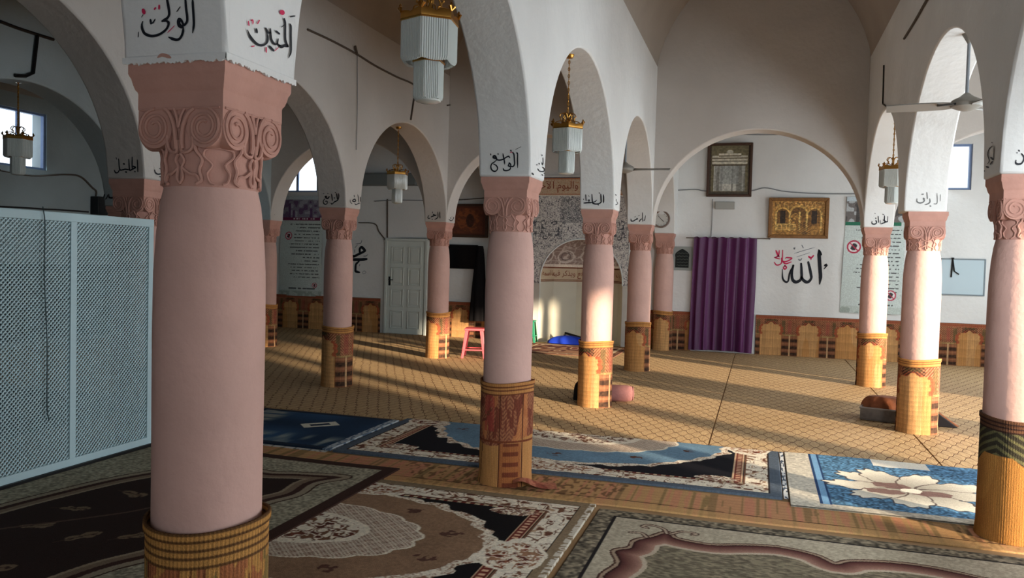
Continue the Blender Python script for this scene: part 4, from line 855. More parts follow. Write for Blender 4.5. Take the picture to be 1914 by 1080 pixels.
# ------------------------------------------------------------------ things on the back wall
def framed(name, x0, x1, z0, z1, fw, fm, P, label, cat, tilt=.03):
    root = thing(name, label, cat, ((x0+x1)/2, YB-.012, z0)); cx = (x0+x1)/2
    fr = MB(); W_, H_ = (x1-x0)/2, z1-z0
    for a in (((-W_, 0), (W_, 0), (W_-fw, fw), (-W_+fw, fw)), ((-W_, H_), (W_, H_), (W_-fw, H_-fw), (-W_+fw, H_-fw)), ((-W_, 0), (-W_, H_), (-W_+fw, H_-fw), (-W_+fw, fw)), ((W_, 0), (W_, H_), (W_-fw, H_-fw), (W_-fw, fw))):
        fr.prism(list(a), 1, -.045, 0)
    f = fr.build('picture_frame', fm, root, bevel=.008)
    grid_obj('picture', P, lambda X, Y: (X-cx, -.016+0*X, Y-z0), colmat('framed_print', .55, .1, 80, spec=.4), root)
    root.rotation_euler = (tilt, 0, 0); root.location.y -= .004+tilt*(z1-z0)*.0
    return root
x0, x1, z0, z1 = .68, 1.455, 2.775, 3.72
P = Paint(x0+.03, x1-.03, z0+.03, z1-.03, 150, 180, G(112, 104, 78)); cx = (x0+x1)/2; ax_ = np.abs(P.X-cx)
P.put(P.X < x0+.07, G(70, 56, 44)); P.put(P.X > x1-.07, G(70, 56, 44)); P.put(P.Y < z0+.09, G(74, 66, 52))
dr_ = (ax_ < .27) & (P.Y > z0+.10) & (P.Y < 3.40); P.put(dr_, G(160, 158, 150)); fold = vnoise(P.X*34, P.Y*1.0, 5); P.put(dr_ & (fold > .58), G(186, 184, 174)); P.put(dr_ & (fold < .36), G(126, 124, 116)); P.put(dr_ & (ax_ < .16) & (P.Y > 3.0), G(142, 146, 144), .6)
for zz, wv in ((3.37, .30), (3.43, .30), (3.48, .30), (3.52, .19)):
    P.put((ax_ < wv) & (np.abs(P.Y-zz) < .019), G(202, 196, 178)); P.put((ax_ < wv) & (np.abs(P.Y-zz+.025) < .008), G(104, 92, 70))
P.put((ax_ < .30) & (np.abs(P.Y-3.335) < .012), G(86, 76, 58)); P.put(np.hypot(ax_/.06, (P.Y-3.56)/.04) < 1, G(190, 184, 166))
P.speck(40, .14, 3)
framed('framed_picture', x0, x1, z0, z1, .045, mat('dark_walnut', (74, 52, 40), .5, noise=.15, nscale=20), P, 'tall dark-framed picture of a pale draped curtain, hanging above the purple curtain', 'picture')
x0, x1, z0, z1 = 1.755, 2.74, 2.062, 2.762
P = Paint(x0+.05, x1-.05, z0+.05, z1-.05, 180, 130, G(164, 118, 58)); u = (P.X-x0)/(x1-x0); v = (P.Y-z0)/(z1-z0)
P.put(v > .78, G(148, 104, 52)); n = vnoise(P.X*30, P.Y*30, 2); P.put((v > .72) & (np.abs(n-.5) < .1), G(206, 160, 88))
for uc, r in ((.24, .10), (.5, .13), (.76, .10)):
    d = np.hypot((u-uc)/r, (v-.58)/(r*1.45)); P.put((d < 1.25) & (v > .5), G(206, 160, 84)); P.put((d < 1.0) & (v > .5), G(112, 78, 38)); P.put((np.abs(u-uc) < r) & (v <= .58) & (v > .3), G(132, 92, 44))
for uc in (.24, .76): P.put((np.abs(u-uc) < .045) & (v > .36) & (v < .68), G(52, 38, 26))
for uc in (.13, .36, .52, .64, .88): P.put((np.abs(u-uc) < .014) & (v > .18) & (v < .66), G(216, 176, 100))
P.put((v < .36) & (v > .2) & (u > .14) & (u < .46), G(206, 166, 96)); P.put((v < .33) & (v > .22) & (u > .15) & (u < .45) & ((P.X/.022 % 1) < .45), G(126, 88, 42))
P.put((v < .40) & (u > .5) & (u < .72) & ((((P.Y+P.X*.5)/.03) % 1) < .45), G(98, 66, 32)); P.put((v < .62) & (v > .38) & (u > .34) & (u < .5) & (n > .6), G(190, 142, 72)); P.put((np.minimum(np.minimum(u, 1-u), np.minimum(v, 1-v)) < .10), G(176, 128, 66)); P.speck(50, .3, 8)
framed('framed_picture', x0, x1, z0, z1, .06, mat('gilt_brown_frame', (132, 92, 52), .4, noise=.25, nscale=30, metal=.3), P, 'wide golden picture of arches in gilt frame, above large painted calligraphy', 'picture', tilt=.05)
x0, x1, z0, z1 = -4.35, -3.42, 1.975, 2.63
P = Paint(x0+.04, x1-.04, z0+.04, z1-.04, 110, 80, G(112, 58, 34)); u = (P.X-x0)/(x1-x0); v = (P.Y-z0)/(z1-z0); P.put((np.hypot((u-.55)/.24, (v-.5)/.34)+.3*(vnoise(u*14, v*14, 3)-.5)) < 1, G(138, 76, 38)); P.put(np.hypot((u-.6)/.09, (v-.5)/.2) < 1, G(66, 36, 24)); P.put(vnoise(u*20, v*20, 6) > .66, G(90, 46, 30), .6)
P.put((np.minimum(np.minimum(u, 1-u), np.minimum(v, 1-v)) < .12), G(92, 48, 30))
framed('framed_picture', x0, x1, z0, z1, .05, mat('dark_walnut', (74, 52, 40)), P, 'reddish brown framed hanging above the black television', 'picture', tilt=.02)
tv = thing('television', 'flat black television mounted between column and hanging black robe', 'television', (-3.93, YB, 1.36)); t = MB(); t.box(-.36, .32, -.075, -.035, 0, .47); bd_ = t.build('bezel', BLACK, tv, bevel=.006)
MB().box(-.345, .305, -.078, -.0755, .02, .455).build('screen', mat('dark_screen', (8, 8, 10), .15, spec=.5), tv); MB().box(-.1, .1, -.035, 0, .15, .3).build('bracket', BLACK, tv)
# banners
def banner(x0, x1, z0, z1, band, label, circ, seed, photo):
    P = Paint(x0, x1, z0, z1, 150, 300, G(196, 206, 202)); u = (P.X-x0)/(x1-x0); v = (P.Y-z0)/(z1-z0)
    top = v > .785; P.put(top, photo[0]); n = vnoise(P.X*9, P.Y*14, seed); P.put(top & (n > .6), photo[1], .8); P.put(top & (n < .3), photo[2], .7); P.put(v > .96, G(188, 200, 206))
    for uc, h in ((.2, .14), (.3, .07), (.72, .09)): P.put(top & (np.abs(u-uc) < .03) & (v < .785+h), photo[2], .9)
    P.put((v > .755) & (v < .785) & (u < .93), band); P.put((v > .765) & (v < .776) & (u > .3) & (u < .8) & (vnoise(P.X*60, P.Y*10, 3) > .45), G(220, 224, 222), .9)
    for k in range(17):
        vc = .715-.033*k; l = .18+.35*random.random()*(1 if k % 3 else .4); wl = np.abs(v-vc) < .0048
        ink = vnoise(P.X*46, P.Y*30, k+seed) > .36; tr_ = (u > l) & (u < .95-.05*random.random()); 
        if any(abs(vc-cv) < .06 and cu < .5 for cu, cv, _ in circ): tr_ &= u > .34
        P.put(wl & ink & tr_, G(58, 60, 62), .85)
    P.put((np.abs(v-.075) < .006) & (u > .25) & (u < .85) & (vnoise(P.X*40, P.Y*20, 5) > .35), G(60, 62, 64), .85)
    for cu, cv, r in circ:
        X, Y = P.X-(x0+cu*(x1-x0)), P.Y-(z0+cv*(z1-z0)); d = np.hypot(X, Y); P.put(d < r, G(224, 214, 214)); P.put((np.abs(X*.5-Y*.2) < r*.22) & (d < r*.6), G(54, 50, 54)); P.put(np.abs(d-r) < r*.13, G(176, 46, 74)); P.put((np.abs(X+Y) < r*.14) & (d < r), G(176, 46, 74))
    P.put(v < .06, G(176, 186, 178), .6); P.put((v < .05) & (vnoise(P.X*14, P.Y*14, 9) > .5), G(120, 130, 120), .4)
    o = grid_obj('hanging_banner', P, lambda X, Y: (X+.03*(1-(Y-z0)/(z1-z0))*np.sign(X-(x0+x1)/2)*.6-.03*(1-(Y-z0)/(z1-z0)), YB-.02-.045*np.clip(1-(Y-z0)/(z1-z0), 0, 1)*np.abs(np.sin((X-x0)*3.1))-.012*np.sin(Y*5), Y), colmat('banner_print', .6, .08, 60, spec=.3))
    return tag(o, label, 'banner', None, 'thing')
banner(-8.02, -7.04, .69, 2.78, G(112, 34, 74), 'white hanging notice banner with purple heading, beside the window', ((.20, .60, .075), (.84, .11, .05)), 3, (G(130, 124, 140), G(168, 166, 180), G(90, 60, 100)))
MB().box(-7.05, -6.86, YB-.016, YB-.008, .74, 2.5).build('hanging_banner', mat('banner_back', (196, 204, 204), .6))
tag(bpy.data.objects['hanging_banner.001'], 'narrow pale strip of second banner behind the purple-headed notice banner', 'banner', None, 'thing')
banner(3.02, 3.95, .81, 2.78, G(38, 110, 84), 'white hanging notice banner with green heading, behind a sunlit column', ((.17, .57, .10), (.80, .16, .08)), 8, (G(112, 106, 104), G(190, 196, 198), G(66, 62, 60)))
# whiteboard with hanging compasses
wb = thing('whiteboard', 'small whiteboard with thin metal frame beneath the bright window', 'whiteboard', (4.82, YB, 1.18)); MB().box(-.35, .33, -.018, -.001, 0, .58).build('board', mat('whiteboard_surface', (176, 194, 202), .3), wb)
f = MB(); 
for q in ((-.36, .34, -.012, .008), (-.36, .34, .572, .592), (-.36, -.342, .008, .572), (.322, .34, .008, .572)): f.box(q[0], q[1], -.026, -.0, q[2], q[3])
f.build('board_frame', mat('dull_metal', (96, 104, 108), .4, metal=.5), wb)
p = at(1781, 484, 1, YB-.03); hk = MB(); hk.tube([(p[0], p[1], p[2]), (p[0]-.012, p[1], p[2]-.30)], .011, 6); hk.tube([(p[0], p[1], p[2]), (p[0]+.03, p[1], p[2]-.2), (p[0]+.10, p[1], p[2]-.25)], .011, 6); hk.tube([(p[0]-.02, p[1]+.01, p[2]+.01), (p[0]+.02, p[1]+.01, p[2]+.01)], .016, 6)
tag(hk.build('drawing_compass', BLACK), 'dark pair of compasses hanging on the whiteboard', 'compass', None, 'thing')
# curtain on its rod
def curt():
    P = Paint(0, 1, 0, 1, 150, 90, G(84, 26, 80)); P.c *= (1+.3*(vnoise(P.X*22, P.Y*1.5, 3)-.5))[..., None]
    def pos(X, Y):
        xl = .50-.035*(1-Y); xr = 1.545+.03*np.sin(Y*2.2); x = xl+(xr-xl)*X
        f = np.sin(X*2*PI*7+.6*np.sin(Y*3))*.022*(1.1-.35*Y)+np.sin(X*2*PI*3+1+Y)*.02*(1-Y*.6)
        return (x+.012*np.sin(X*40), YB-.12+f-.03*(1-Y), .03+.02*np.sin(X*3.2)*(1-Y)+2.02*Y+.012*np.sin(X*2*PI*7)*(Y > .97))
    return grid_obj('curtain', P, pos, colmat('purple_velvet', .55, .1, 90, spec=.5))
tag(curt(), 'deep purple velvet curtain hanging from thin rod to the floor', 'curtain', None, 'thing')
rd = thing('curtain_rod', 'thin dark curtain rod holding the purple curtain', 'rod', (0, 0, 0)); MB().cyl((.36, YB-.10, 2.038), (1.80, YB-.10, 2.045), .009, 10).build('rod', DARK, rd, smooth=True)
for x in (.37, 1.79): MB().tube([(x, YB-.10, 2.04), (x, YB-.001, 2.04)], .008, 8).build('bracket', DARK, rd)
# clock on the arch leg, plaque with pointed arch
cy = soffit_y(14.67, 2.36)-.022
ck = thing('wall_clock', 'round wall clock with brown rim above the small back column', 'clock', (-.055, cy, 2.345)); ck.rotation_euler = (-.13, 0, 0)
def yl(mb, prof, n=40):
    vs = [(r*math.cos(2*PI*j/n), y, r*math.sin(2*PI*j/n)) for r, y in prof for j in range(n)]
    fs = [(i*n+j, i*n+(j+1) % n, (i+1)*n+(j+1) % n, (i+1)*n+j) for i in range(len(prof)-1) for j in range(n)]+[tuple(range(n)), tuple((len(prof)-1)*n+j for j in range(n))]
    return mb.add(vs, fs)
yl(MB(), [(.150, .02), (.158, -.01), (.155, -.028), (.140, -.032), (.124, -.02), (.122, -.004)]).build('rim', mat('clock_rim', (128, 110, 100), .4), ck, smooth=True)
yl(MB(), [(.123, -.004), (.123, -.009)]).build('dial', mat('clock_dial', (206, 204, 198), .5), ck)
MB().tube([(0, -.014, 0), (.05, -.014, -.045)], .005, 6).build('hand', BLACK, ck); MB().tube([(0, -.016, 0), (-.06, -.016, .065)], .0035, 6).build('hand', BLACK, ck)
tk = MB()
for k in range(12): a = k*PI/6; tk.tube([(.098*math.cos(a), -.011, .098*math.sin(a)), (.112*math.cos(a), -.011, .112*math.sin(a))], .004, 5)
tk.build('hour_marks', BLACK, ck)
pq = thing('wall_plaque', 'small black arch-shaped plaque in pale frame beside the purple curtain', 'plaque', (.30, YB, 1.45))
MB().box(-.185, .165, -.03, -.001, 0, .43).build('plaque_frame', mat('pale_stone_frame', (150, 154, 150), .6), pq, bevel=.008)
ap = [(-.125, .05), (.115, .05), (.115, .24)]+[(.115+.02*math.sin(t*PI)-.12*t**2, .24+.15*t) for t in np.linspace(.1, 1, 8)]+[(-.125-.02*math.sin(t*PI)+.12*t**2, .24+.15*t) for t in np.linspace(1, .1, 8)]+[(-.125, .24)]
MB().prism(ap, 1, -.036, -.029).build('dark_arch', mat('black_inscribed', (22, 28, 26), .6, noise=.5, nscale=60), pq)
wr = MB()
for k in range(5): wr.tube([(-.10, -.037, .09+k*.055)]+[(-.10+i*.02, -.037, .09+k*.055+.008*math.sin(i*2.1+k)) for i in range(1, 11)], .0025, 4)
wr.build('inscription', mat('pale_inscription', (120, 128, 120), .6), pq)
sp_ = at(1337, 377, 1, YB); MB_ = MB().box(sp_[0], sp_[0]+.34, YB-.05, YB-.001, sp_[2]-.135, sp_[2]).build('emergency_light', mat('grey_plastic', (164, 164, 158), .5), bevel=.012); tag(MB_, 'small grey box light under the tall framed picture', 'light', None, 'thing')
# hanging robe
def robe():
    P = Paint(0, 2*PI, 0, 1, 48, 60, G(20, 18, 20))
    def pos(X, Y):
        w = .16*np.clip(1.02-Y, 0, 1)**.28*(1-.25*Y)+.01; fold = 1+.12*np.sin(X*7+Y*2)*(1-.5*Y)
        return (-3.545+.03*(Y-.5)+w*np.cos(X)*fold, 14.72+.09*np.sin(X)*fold*(1-.3*Y), .36+1.45*Y)
    return grid_obj('hanging_robe', P, pos, colmat('black_cloth', .9, .2, 90))
tag(robe(), 'long black robe hanging on the back wall beside the television', 'robe', None, 'thing')
bx_ = MB(); p0 = at(690, 306, 1, YB); bx_.box(-6.5, -4.9, YB-.20, YB-.001, 2.98, 3.22); o = bx_.build('wall_box', mat('grey_duct', (112, 118, 118), .6), bevel=.02); tag(o, 'long grey box mounted high on the back wall above the door', 'duct', None, 'thing')
# ------------------------------------------------------------------ cables
def cable(pts, r, m, label, name='cable', n=6, sm=True):
    pp = spline(pts, 5) if sm and len(pts) > 2 else pts
    return tag(MB().tube(pp, r, n).build(name, m, None, smooth=True), label, 'cable', None, 'thing')
def onw(pix, ax, val): return [at(u, v, ax, val) for u, v in pix]
xl = XL+B+.012
cable(onw([(575, 55), (620, 76), (665, 100), (700, 122), (740, 143), (776, 161), (773, 190), (768, 224)], 0, xl), .012, DARK, 'dark cable running along the high wall above the arches and dropping to the arch top')
cable([at(664, 86, 0, xl+.02), at(668, 102, 0, xl+.01)], .014, DARK, 'short stub of knotted wire sticking up from the high wall cable', 'cable_stub')
cable(onw([(668, 102), (668, 200), (666, 280)], 0, xl), .004, GREYC, 'thin pale wire hanging straight down the wall between two arches')
cable([at(836, 197, 0, xl), at(850, 196, 0, xl), at(898, 197, 0, xl)], .010, DARK, 'short dark wire with clip behind the large chandelier')
xr = XR-B-.012
cable(onw([(1652, 122), (1651, 160), (1650, 194), (1662, 203), (1700, 203), (1785, 194)], 0, xr), .009, BLACK, 'black wire dropping beside an arch then running to the ceiling fan', sm=False)
cable(onw([(1690, 72), (1712, 36), (1735, -5)], 0, xr), .012, DARK, 'dark broken wire slanting up the high wall above the fan arch')
cable(onw([(1255, 356), (1300, 354), (1322, 357), (1400, 357), (1430, 351), (1470, 358), (1540, 362), (1630, 362)], 1, YB-.012), .010, GREYC, 'grey cable drooping across the back wall between the two framed pictures')
cable(onw([(1345, 250), (1420, 252), (1470, 251)], 1, YB-.012), .008, GREYC, 'thin grey wire near the top of the white back wall arch')
cable(onw([(1332, 372), (1331, 410), (1329, 444)], 1, YB-.012), .006, GREYC, 'thin vertical wire from the tall picture down to the curtain rod')
cable(onw([(670, 416), (700, 418), (708, 432), (718, 445), (722, 450)], 1, YB-.012), .012, DARK, 'dark wire sloping down to the corner of the panelled door')
cable(onw([(718, 447), (760, 446), (806, 447)], 1, YB-.02), .022, mat('grey_conduit', (110, 114, 112), .6), 'grey conduit pipe running just above the panelled door', 'conduit')
cable(onw([(724, 372), (724, 410), (724, 444)], 1, YB-.012), .014, DARK, 'upright wire above the hinge side of the panelled door')
cable(onw([(700, 376), (745, 374), (800, 375)], 1, YB-.012), .010, GREYC, 'thin level wire high above the panelled door')
cable(onw([(848, 374), (880, 372), (905, 370)], 1, YB-.012), .010, DARK, 'thin wire along the wall above the reddish framed hanging')
xw = XWL+.015
cable(onw([(0, 318), (60, 328), (120, 326), (150, 330), (172, 350), (180, 358), (178, 372)], 0, xw), .016, DARK, 'drooping cable on the shaded side wall leading to the loudspeaker')
cable([at(0, 40, 0, XLL+B+.015), at(40, 55, 0, XLL+B+.015), at(100, 74, 0, XLL+B+.015)], .018, BLACK, 'black conduit along the shaded wall above the lattice partition', 'conduit')
cable([at(70, 66, 0, XLL+B+.02), at(66, 100, 0, XLL+B+.02), at(62, 136, 0, XLL+B+.02), at(48, 142, 0, XLL+B+.02), at(28, 141, 0, XLL+B+.02)], .020, BLACK, 'black conduit branch dropping to the chandelier above the partition', 'conduit', sm=False)
spk = thing('loudspeaker', 'black loudspeaker box fixed to the shaded side wall above the partition', 'speaker', (XWL, 11.15, 2.14)); MB().box(.0, .17, -.11, .11, 0, .31).build('cabinet', BLACK, spk, bevel=.01); MB().box(.171, .176, -.09, .09, .02, .29).build('grille', mat('dark_grille', (34, 36, 38), .7), spk)
# ------------------------------------------------------------------ chandeliers
def make_chandelier():
    root = thing('chandelier', 'x', 'chandelier')       # origin at the upper ring
    def hexr(r, k): a = PI/6+k*PI/3; return (r*math.cos(a), r*math.sin(a))
    ch = MB(); ch.tube([(0, 0, .63), (0, 0, -.10)], .004, 6)
    for k in range(17):
        z = .60-k*.030; pts = [(.009*math.cos(t)*(k % 2), .009*math.cos(t)*((k+1) % 2), z+.016*math.sin(t)) for t in np.linspace(0, 2*PI, 9)[:-1]]; ch.tube(pts, .0028, 5, closed=True)
    ch.build('chain', GOLD, root, smooth=True)
    MB().lathe([(.002, .60), (.03, .605), (.042, .625), (.042, .635)], 20).build('ceiling_cup', GOLD, root, smooth=True)
    def ring(name, r, z, h, par):
        m = MB()
        for k in range(6):
            (ax, ay), (bx, by) = hexr(r, k), hexr(r, k+1); vs = []
            for i in range(9):
                t = i/8; x, y = ax+(bx-ax)*t, ay+(by-ay)*t; crest = h*(.55+.45*abs(math.cos(t*PI))**.6)
                for q, zz in ((1, z-.012), (1.02, z), (1.0, z+crest)): vs.append((x*q, y*q, zz))
            m.add(vs, [(3*i+j, 3*i+3+j, 3*i+4+j, 3*i+1+j) for i in range(8) for j in range(2)])
            m.tube([(ax, ay, z-.012), (bx, by, z-.012)], .005, 6)
            fx, fy = ax*1.02, ay*1.02   # leaf finial at each corner
            for s in (-1, 0, 1): m.tube([(fx, fy, z+h*.8), (fx*(1+.03*s*s)-s*fy*.10, fy*(1+.03*s*s)+s*fx*.10, z+h+.022-.008*abs(s)), (fx-s*fy*.05, fy+s*fx*.05, z+h+.035-.014*abs(s))], [.005, .009, .002], 6)
            m.tube([(0, 0, z+.02), (ax*.5, ay*.5, z+.006), (ax, ay, z)], .004, 6)
        return m.build(name, GOLD, par, smooth=True)
    r1 = ring('gold_ring', .145, 0, .032, root); r2 = ring('gold_ring', .080, -.192, .026, root)
    def skirt(r, z0, L_, n, par):
        m = MB()
        for k in range(6):
            (ax, ay), (bx, by) = hexr(r, k), hexr(r, k+1)
            for i in range(n):
                t = (i+.5)/n; x, y = ax+(bx-ax)*t, ay+(by-ay)*t; l = L_*(1+.05*math.sin(PI*t)); m.tube([(x, y, z0), (x, y, z0-l*.93), (x*.93, y*.93, z0-l)], .0052*r/.145+.0022, 5)
        return m.build('crystal_rods', CRYST, par, smooth=True)
    skirt(.139, -.014, .19, 12, r1); skirt(.074, -.205, .178, 8, r2)
    bt = MB().lathe([(.066, -.388), (.062, -.396), (.04, -.403), (.001, -.405)], 18); bt.build('glass_base', CRYST, r2, smooth=True)
    top = MB()
    for k in range(6):
        a = k*PI/3; c, s = math.cos(a), math.sin(a)
        top.tube([(c*q, s*q, z) for q, z in [(p[0], p[1]) for p in spline([(.004, .09), (.03, .125), (.06, .12), (.07, .095), (.055, .085)], 4)]], .0045, 6)
        top.tube([(c*q, s*q, z) for q, z in [(p[0], p[1]) for p in spline([(.006, .02), (.05, .06), (.10, .05), (.115, .022)], 4)]], .004, 6)
        top.tube([(c*.058, s*.058, .085), (c*.058, s*.058, .055)], [.006, .002], 6)
    top.lathe([(.003, .14), (.012, .11), (.006, .09), (.014, .06), (.008, .02), (.016, 0), (.004, -.03)], 12)
    top.build('scroll_arms', GOLD, root, smooth=True)
    return root
ch0 = make_chandelier()
for i, (x, y, z, rz, lab) in enumerate([(.045, 3.73, 2.715, .12, 'largest brass and crystal chandelier, hanging beside the top of the nearest arch leg'), (0, 6.9, 2.71, .3, 'brass and crystal chandelier hanging before the script band of the prayer niche'), (XL, 10.05, 2.68, .2, 'small distant chandelier hanging in the arch in front of the panelled door'), (XLL, 6.9, 2.74, .1, 'chandelier silhouetted against the bright side window above the partition'), (XR-.05, 10.05, 2.70, .25, 'chandelier half hidden behind the arch leg near the bright back window')]):
    o = ch0 if i == 0 else copy_tree(ch0); o.location = (x, y, z); o.rotation_euler = (0, 0, rz); o['label'] = lab; o['group'] = 'brass and crystal chandeliers hung under the arches'
# ------------------------------------------------------------------ ceiling fans
FANW = mat('off_white_fan', (140, 138, 132), .45)
def make_fan(L_=.55, rod=.55):
    root = thing('ceiling_fan', 'x', 'fan')
    MB().cyl((0, 0, .05), (0, 0, rod), .012, 10).build('rod', mat('grey_rod', (134, 140, 146), .4), root, smooth=True)
    MB().lathe([(.012, rod-.09), (.05, rod-.02), (.055, rod)], 20).build('canopy', FANW, root, smooth=True)
    MB().lathe([(.015, .09), (.05, .06), (.10, .035), (.115, .01), (.105, -.015), (.06, -.035), (.03, -.045), (.0, -.046)], 28).build('motor', FANW, root, smooth=True)
    for k in range(3):
        a = k*2*PI/3; c, s = math.cos(a), math.sin(a); b = MB(); vs = []
        for i in range(9):
            q = .10+(L_-.10)*i/8; w = .022 if i == 0 else (.05+.018*math.sin(i/8*PI)); tw = .016
            for sg in (-1, 1):
                for z in (-.004, .004): vs.append((c*q-s*sg*w, s*q+c*sg*w, .0+sg*tw+z))
        fs = []
        for i in range(8):
            p = 4*i; fs += [(p, p+4, p+6, p+2), (p+1, p+3, p+7, p+5), (p, p+1, p+5, p+4), (p+2, p+6, p+7, p+3)]
        fs += [(0, 2, 3, 1), (32, 33, 35, 34)]
        b.add(vs, fs).build('blade', FANW, root, smooth=True)
    return root
f0 = make_fan(); f0.location = (0.0, 10.05, 2.715); f0.rotation_euler = (0, 0, .02); f0['label'] = 'ceiling fan with one blade reaching past the arch toward the clock'; f0['group'] = 'ceiling fans under the arches'
f1 = copy_tree(f0); f1.location = (XR, 6.88, 2.81); f1.rotation_euler = (0, 0, .9); f1['label'] = 'ceiling fan hanging from a rod in the bright arch at the frame edge side'
# ------------------------------------------------------------------ lattice partition
PX = -2.865
LW = mat('white_lattice_paint', (182, 206, 212), .5)
yc = [at(278, 600, 0, PX)[1], at(134, 600, 0, PX)[1]]; wdt = yc[0]-yc[1]; ys = [yc[0]-k*wdt for k in range(5)]; ZP = 1.785
part = thing('partition_screen', 'white lattice partition screen standing behind the largest column', 'partition', (PX, 0, 0)); fr = MB()
for k, y in enumerate(ys): fr.box(-.0175, .0175, y-.026, y+.026, .043, ZP-.001)
fr.box(-.0190, .0190, ys[-1]-.0255, ys[0]+.0255, .0425, .095); fr.box(-.019, .019, ys[-1]-.026, ys[0]+.026, ZP-.06, ZP)
fr.build('frame', LW, part, bevel=.004)
MB().box(-.03, .035, ys[-1]-.02, ys[0]+.02, .0235, .042).build('base_strip', BLACK, part)['label'] = 'black strip along the foot'
def lattice(y0, y1, z0, z1, step=.031, w=.0043):
    m = MB(); Wd, Hd = y1-y0, z1-z0
    for sg, x in ((1, .004), (-1, -.004)):
        c = -Hd if sg == 1 else 0; lo, hi = (-Hd, Wd) if sg == 1 else (0, Wd+Hd); c = lo+step/2
        while c < hi:
            # line: y - sg*z = c   (y,z local)
            pts = []
            za, zb = (max(0, -c), min(Hd, Wd-c)) if sg == 1 else (max(0, c-Wd), min(Hd, c))
            if zb-za > .004:
                a = (c+sg*za, za); b = (c+sg*zb, zb); n = (w*.707, -sg*w*.707)
                vs = [(x+e, y0+p[0]+s*n[0], z0+p[1]+s*n[1]) for e in (-.004, .004) for p in (a, b) for s in (-1, 1)]
                m.add(vs, [(0, 1, 3, 2), (4, 6, 7, 5), (0, 2, 6, 4), (1, 5, 7, 3)])
            c += step
    return m
for k in range(4): lattice(ys[k+1]+.02, ys[k]-.02, .08, ZP-.055).build('lattice_panel', LW, part)
hp = at(82, 392, 0, PX+.03); 
cable([at(-60, 382, 0, PX+.03), at(0, 386, 0, PX+.03), at(60, 389, 0, PX+.03), at(84, 391, 0, PX+.03), at(110, 392, 0, PX+.03), at(165, 396, 0, PX+.03)], .006, BLACK, 'black cable lying along the top of the lattice partition')
cable([at(80, 386, 0, PX+.03), at(84, 420, 0, PX+.035), at(83, 520, 0, PX+.03), at(88, 640, 0, PX+.032), at(88, 760, 0, PX+.03), at(92, 785, 0, PX+.03)], .004, mat('grey_green_cord', (76, 92, 96), .7), 'thin cord hanging down the face of the lattice partition', 'cord')
MB().box(-.5, .06, 0, .001, 0, .001)
P = Paint(-9.2, -4.0, -1.1, 6.9, 60, 90, G(34, 30, 32)); P.put(vnoise(P.X*3, P.Y*3, 4) > .6, G(52, 40, 38), .6)
rug_obj(P, 'dark floor sheet added to darken the holes of the lattice partition')  # dark sheet added behind the partition to deepen its holes
P = Paint(-1.1, 14.7, 0, 1.35, 160, 20, G(44, 38, 38)); P.c *= (1+.4*(vnoise(P.X*4, P.Y*2, 3)-.5))[..., None]
tag(grid_obj('wall_mat', P, lambda X, Y: (XWL+.02+0*X, X, Y+.002), WOV, drop=(-.012, 0, 0)), 'dark sheet added low on the side wall to darken the lattice partition holes', 'wall mat', None, 'thing')  # added so the view through the lattice reads dark
# ------------------------------------------------------------------ things on the floor
def stool(label, m, loc, rz, s=.17, h=.45):
    root = thing('stool', label, 'stool', loc, rz, 'plastic stools')
    t = MB(); vs = []
    for hh, z in ((s*.78, h-.035), (s*.80, h-.012), (s*.76, h), ): vs += [(-hh, -hh, z), (hh, -hh, z), (hh, hh, z), (-hh, hh, z)]
    t.add(vs, [(4*i+j, 4*i+(j+1) % 4, 4*i+4+(j+1) % 4, 4*i+4+j) for i in range(2) for j in range(4)]+[(8, 9, 10, 11), (3, 2, 1, 0)]); t.build('seat', m, root, bevel=.012)
    for sx in (-1, 1):
        for sy in (-1, 1):
            l = MB(); vs = []
            for q, z, w in ((s*.72, h-.03, .042), (s*.98, .0, .030)):
                cx, cy = sx*q, sy*q; vs += [(cx-sx*w*1.3, cy, z), (cx, cy, z), (cx, cy-sy*w*1.3, z), (cx-sx*w*.5, cy-sy*w*.5, z)]
            l.add(vs, [(0, 1, 5, 4), (1, 2, 6, 5), (2, 3, 7, 6), (3, 0, 4, 7), (0, 3, 2, 1), (4, 5, 6, 7)]); l.build('leg', m, root, bevel=.004)
    r = MB(); q = s*.88
    for a, b in (((-q, -q), (q, -q)), ((q, -q), (q, q)), ((q, q), (-q, q)), ((-q, q), (-q, -q))): r.tube([(a[0], a[1], .13), (b[0], b[1], .13)], .011, 6)
    r.build('stretcher', m, root); return root
stool('pink plastic stool standing between two columns near the black robe', mat('pink_plastic', (226, 92, 98), .4), (-2.58, 11.86, .017), .25, .195, .46)
stool('green plastic stool beside the prayer niche, mostly hidden by a column', mat('green_plastic', (40, 128, 96), .4), (-2.47, 14.58, .017), .1, .15, .42)
def blob(name, m, cx, cy, rx, ry, h, label, cat, seed=0, z0=.016, sharp=.5, wr=.12, n=40, rz=0):
    vs = []; rings = 12
    for i in range(rings+1):
        t = i/rings; 
        for j in range(n):
            a = 2*PI*j/n; rr = math.cos(t*PI/2)**sharp*(1+wr*math.sin(3*a+seed)+wr*.6*math.sin(7*a+seed*2+t*3)); x, y = rx*rr*math.cos(a), ry*rr*math.sin(a)
            vs.append((cx+x*math.cos(rz)-y*math.sin(rz), cy+x*math.sin(rz)+y*math.cos(rz), z0+h*math.sin(t*PI/2)*(1+wr*.8*math.sin(2*a+seed)*math.cos(t*PI/2))))
    fs = [(i*n+j, i*n+(j+1) % n, (i+1)*n+(j+1) % n, (i+1)*n+j) for i in range(rings) for j in range(n)]+[tuple(range(n-1, -1, -1))]
    return tag(MB().add(vs, fs).build(name, m, None, smooth=True, angle=80), label, cat, None, 'thing')
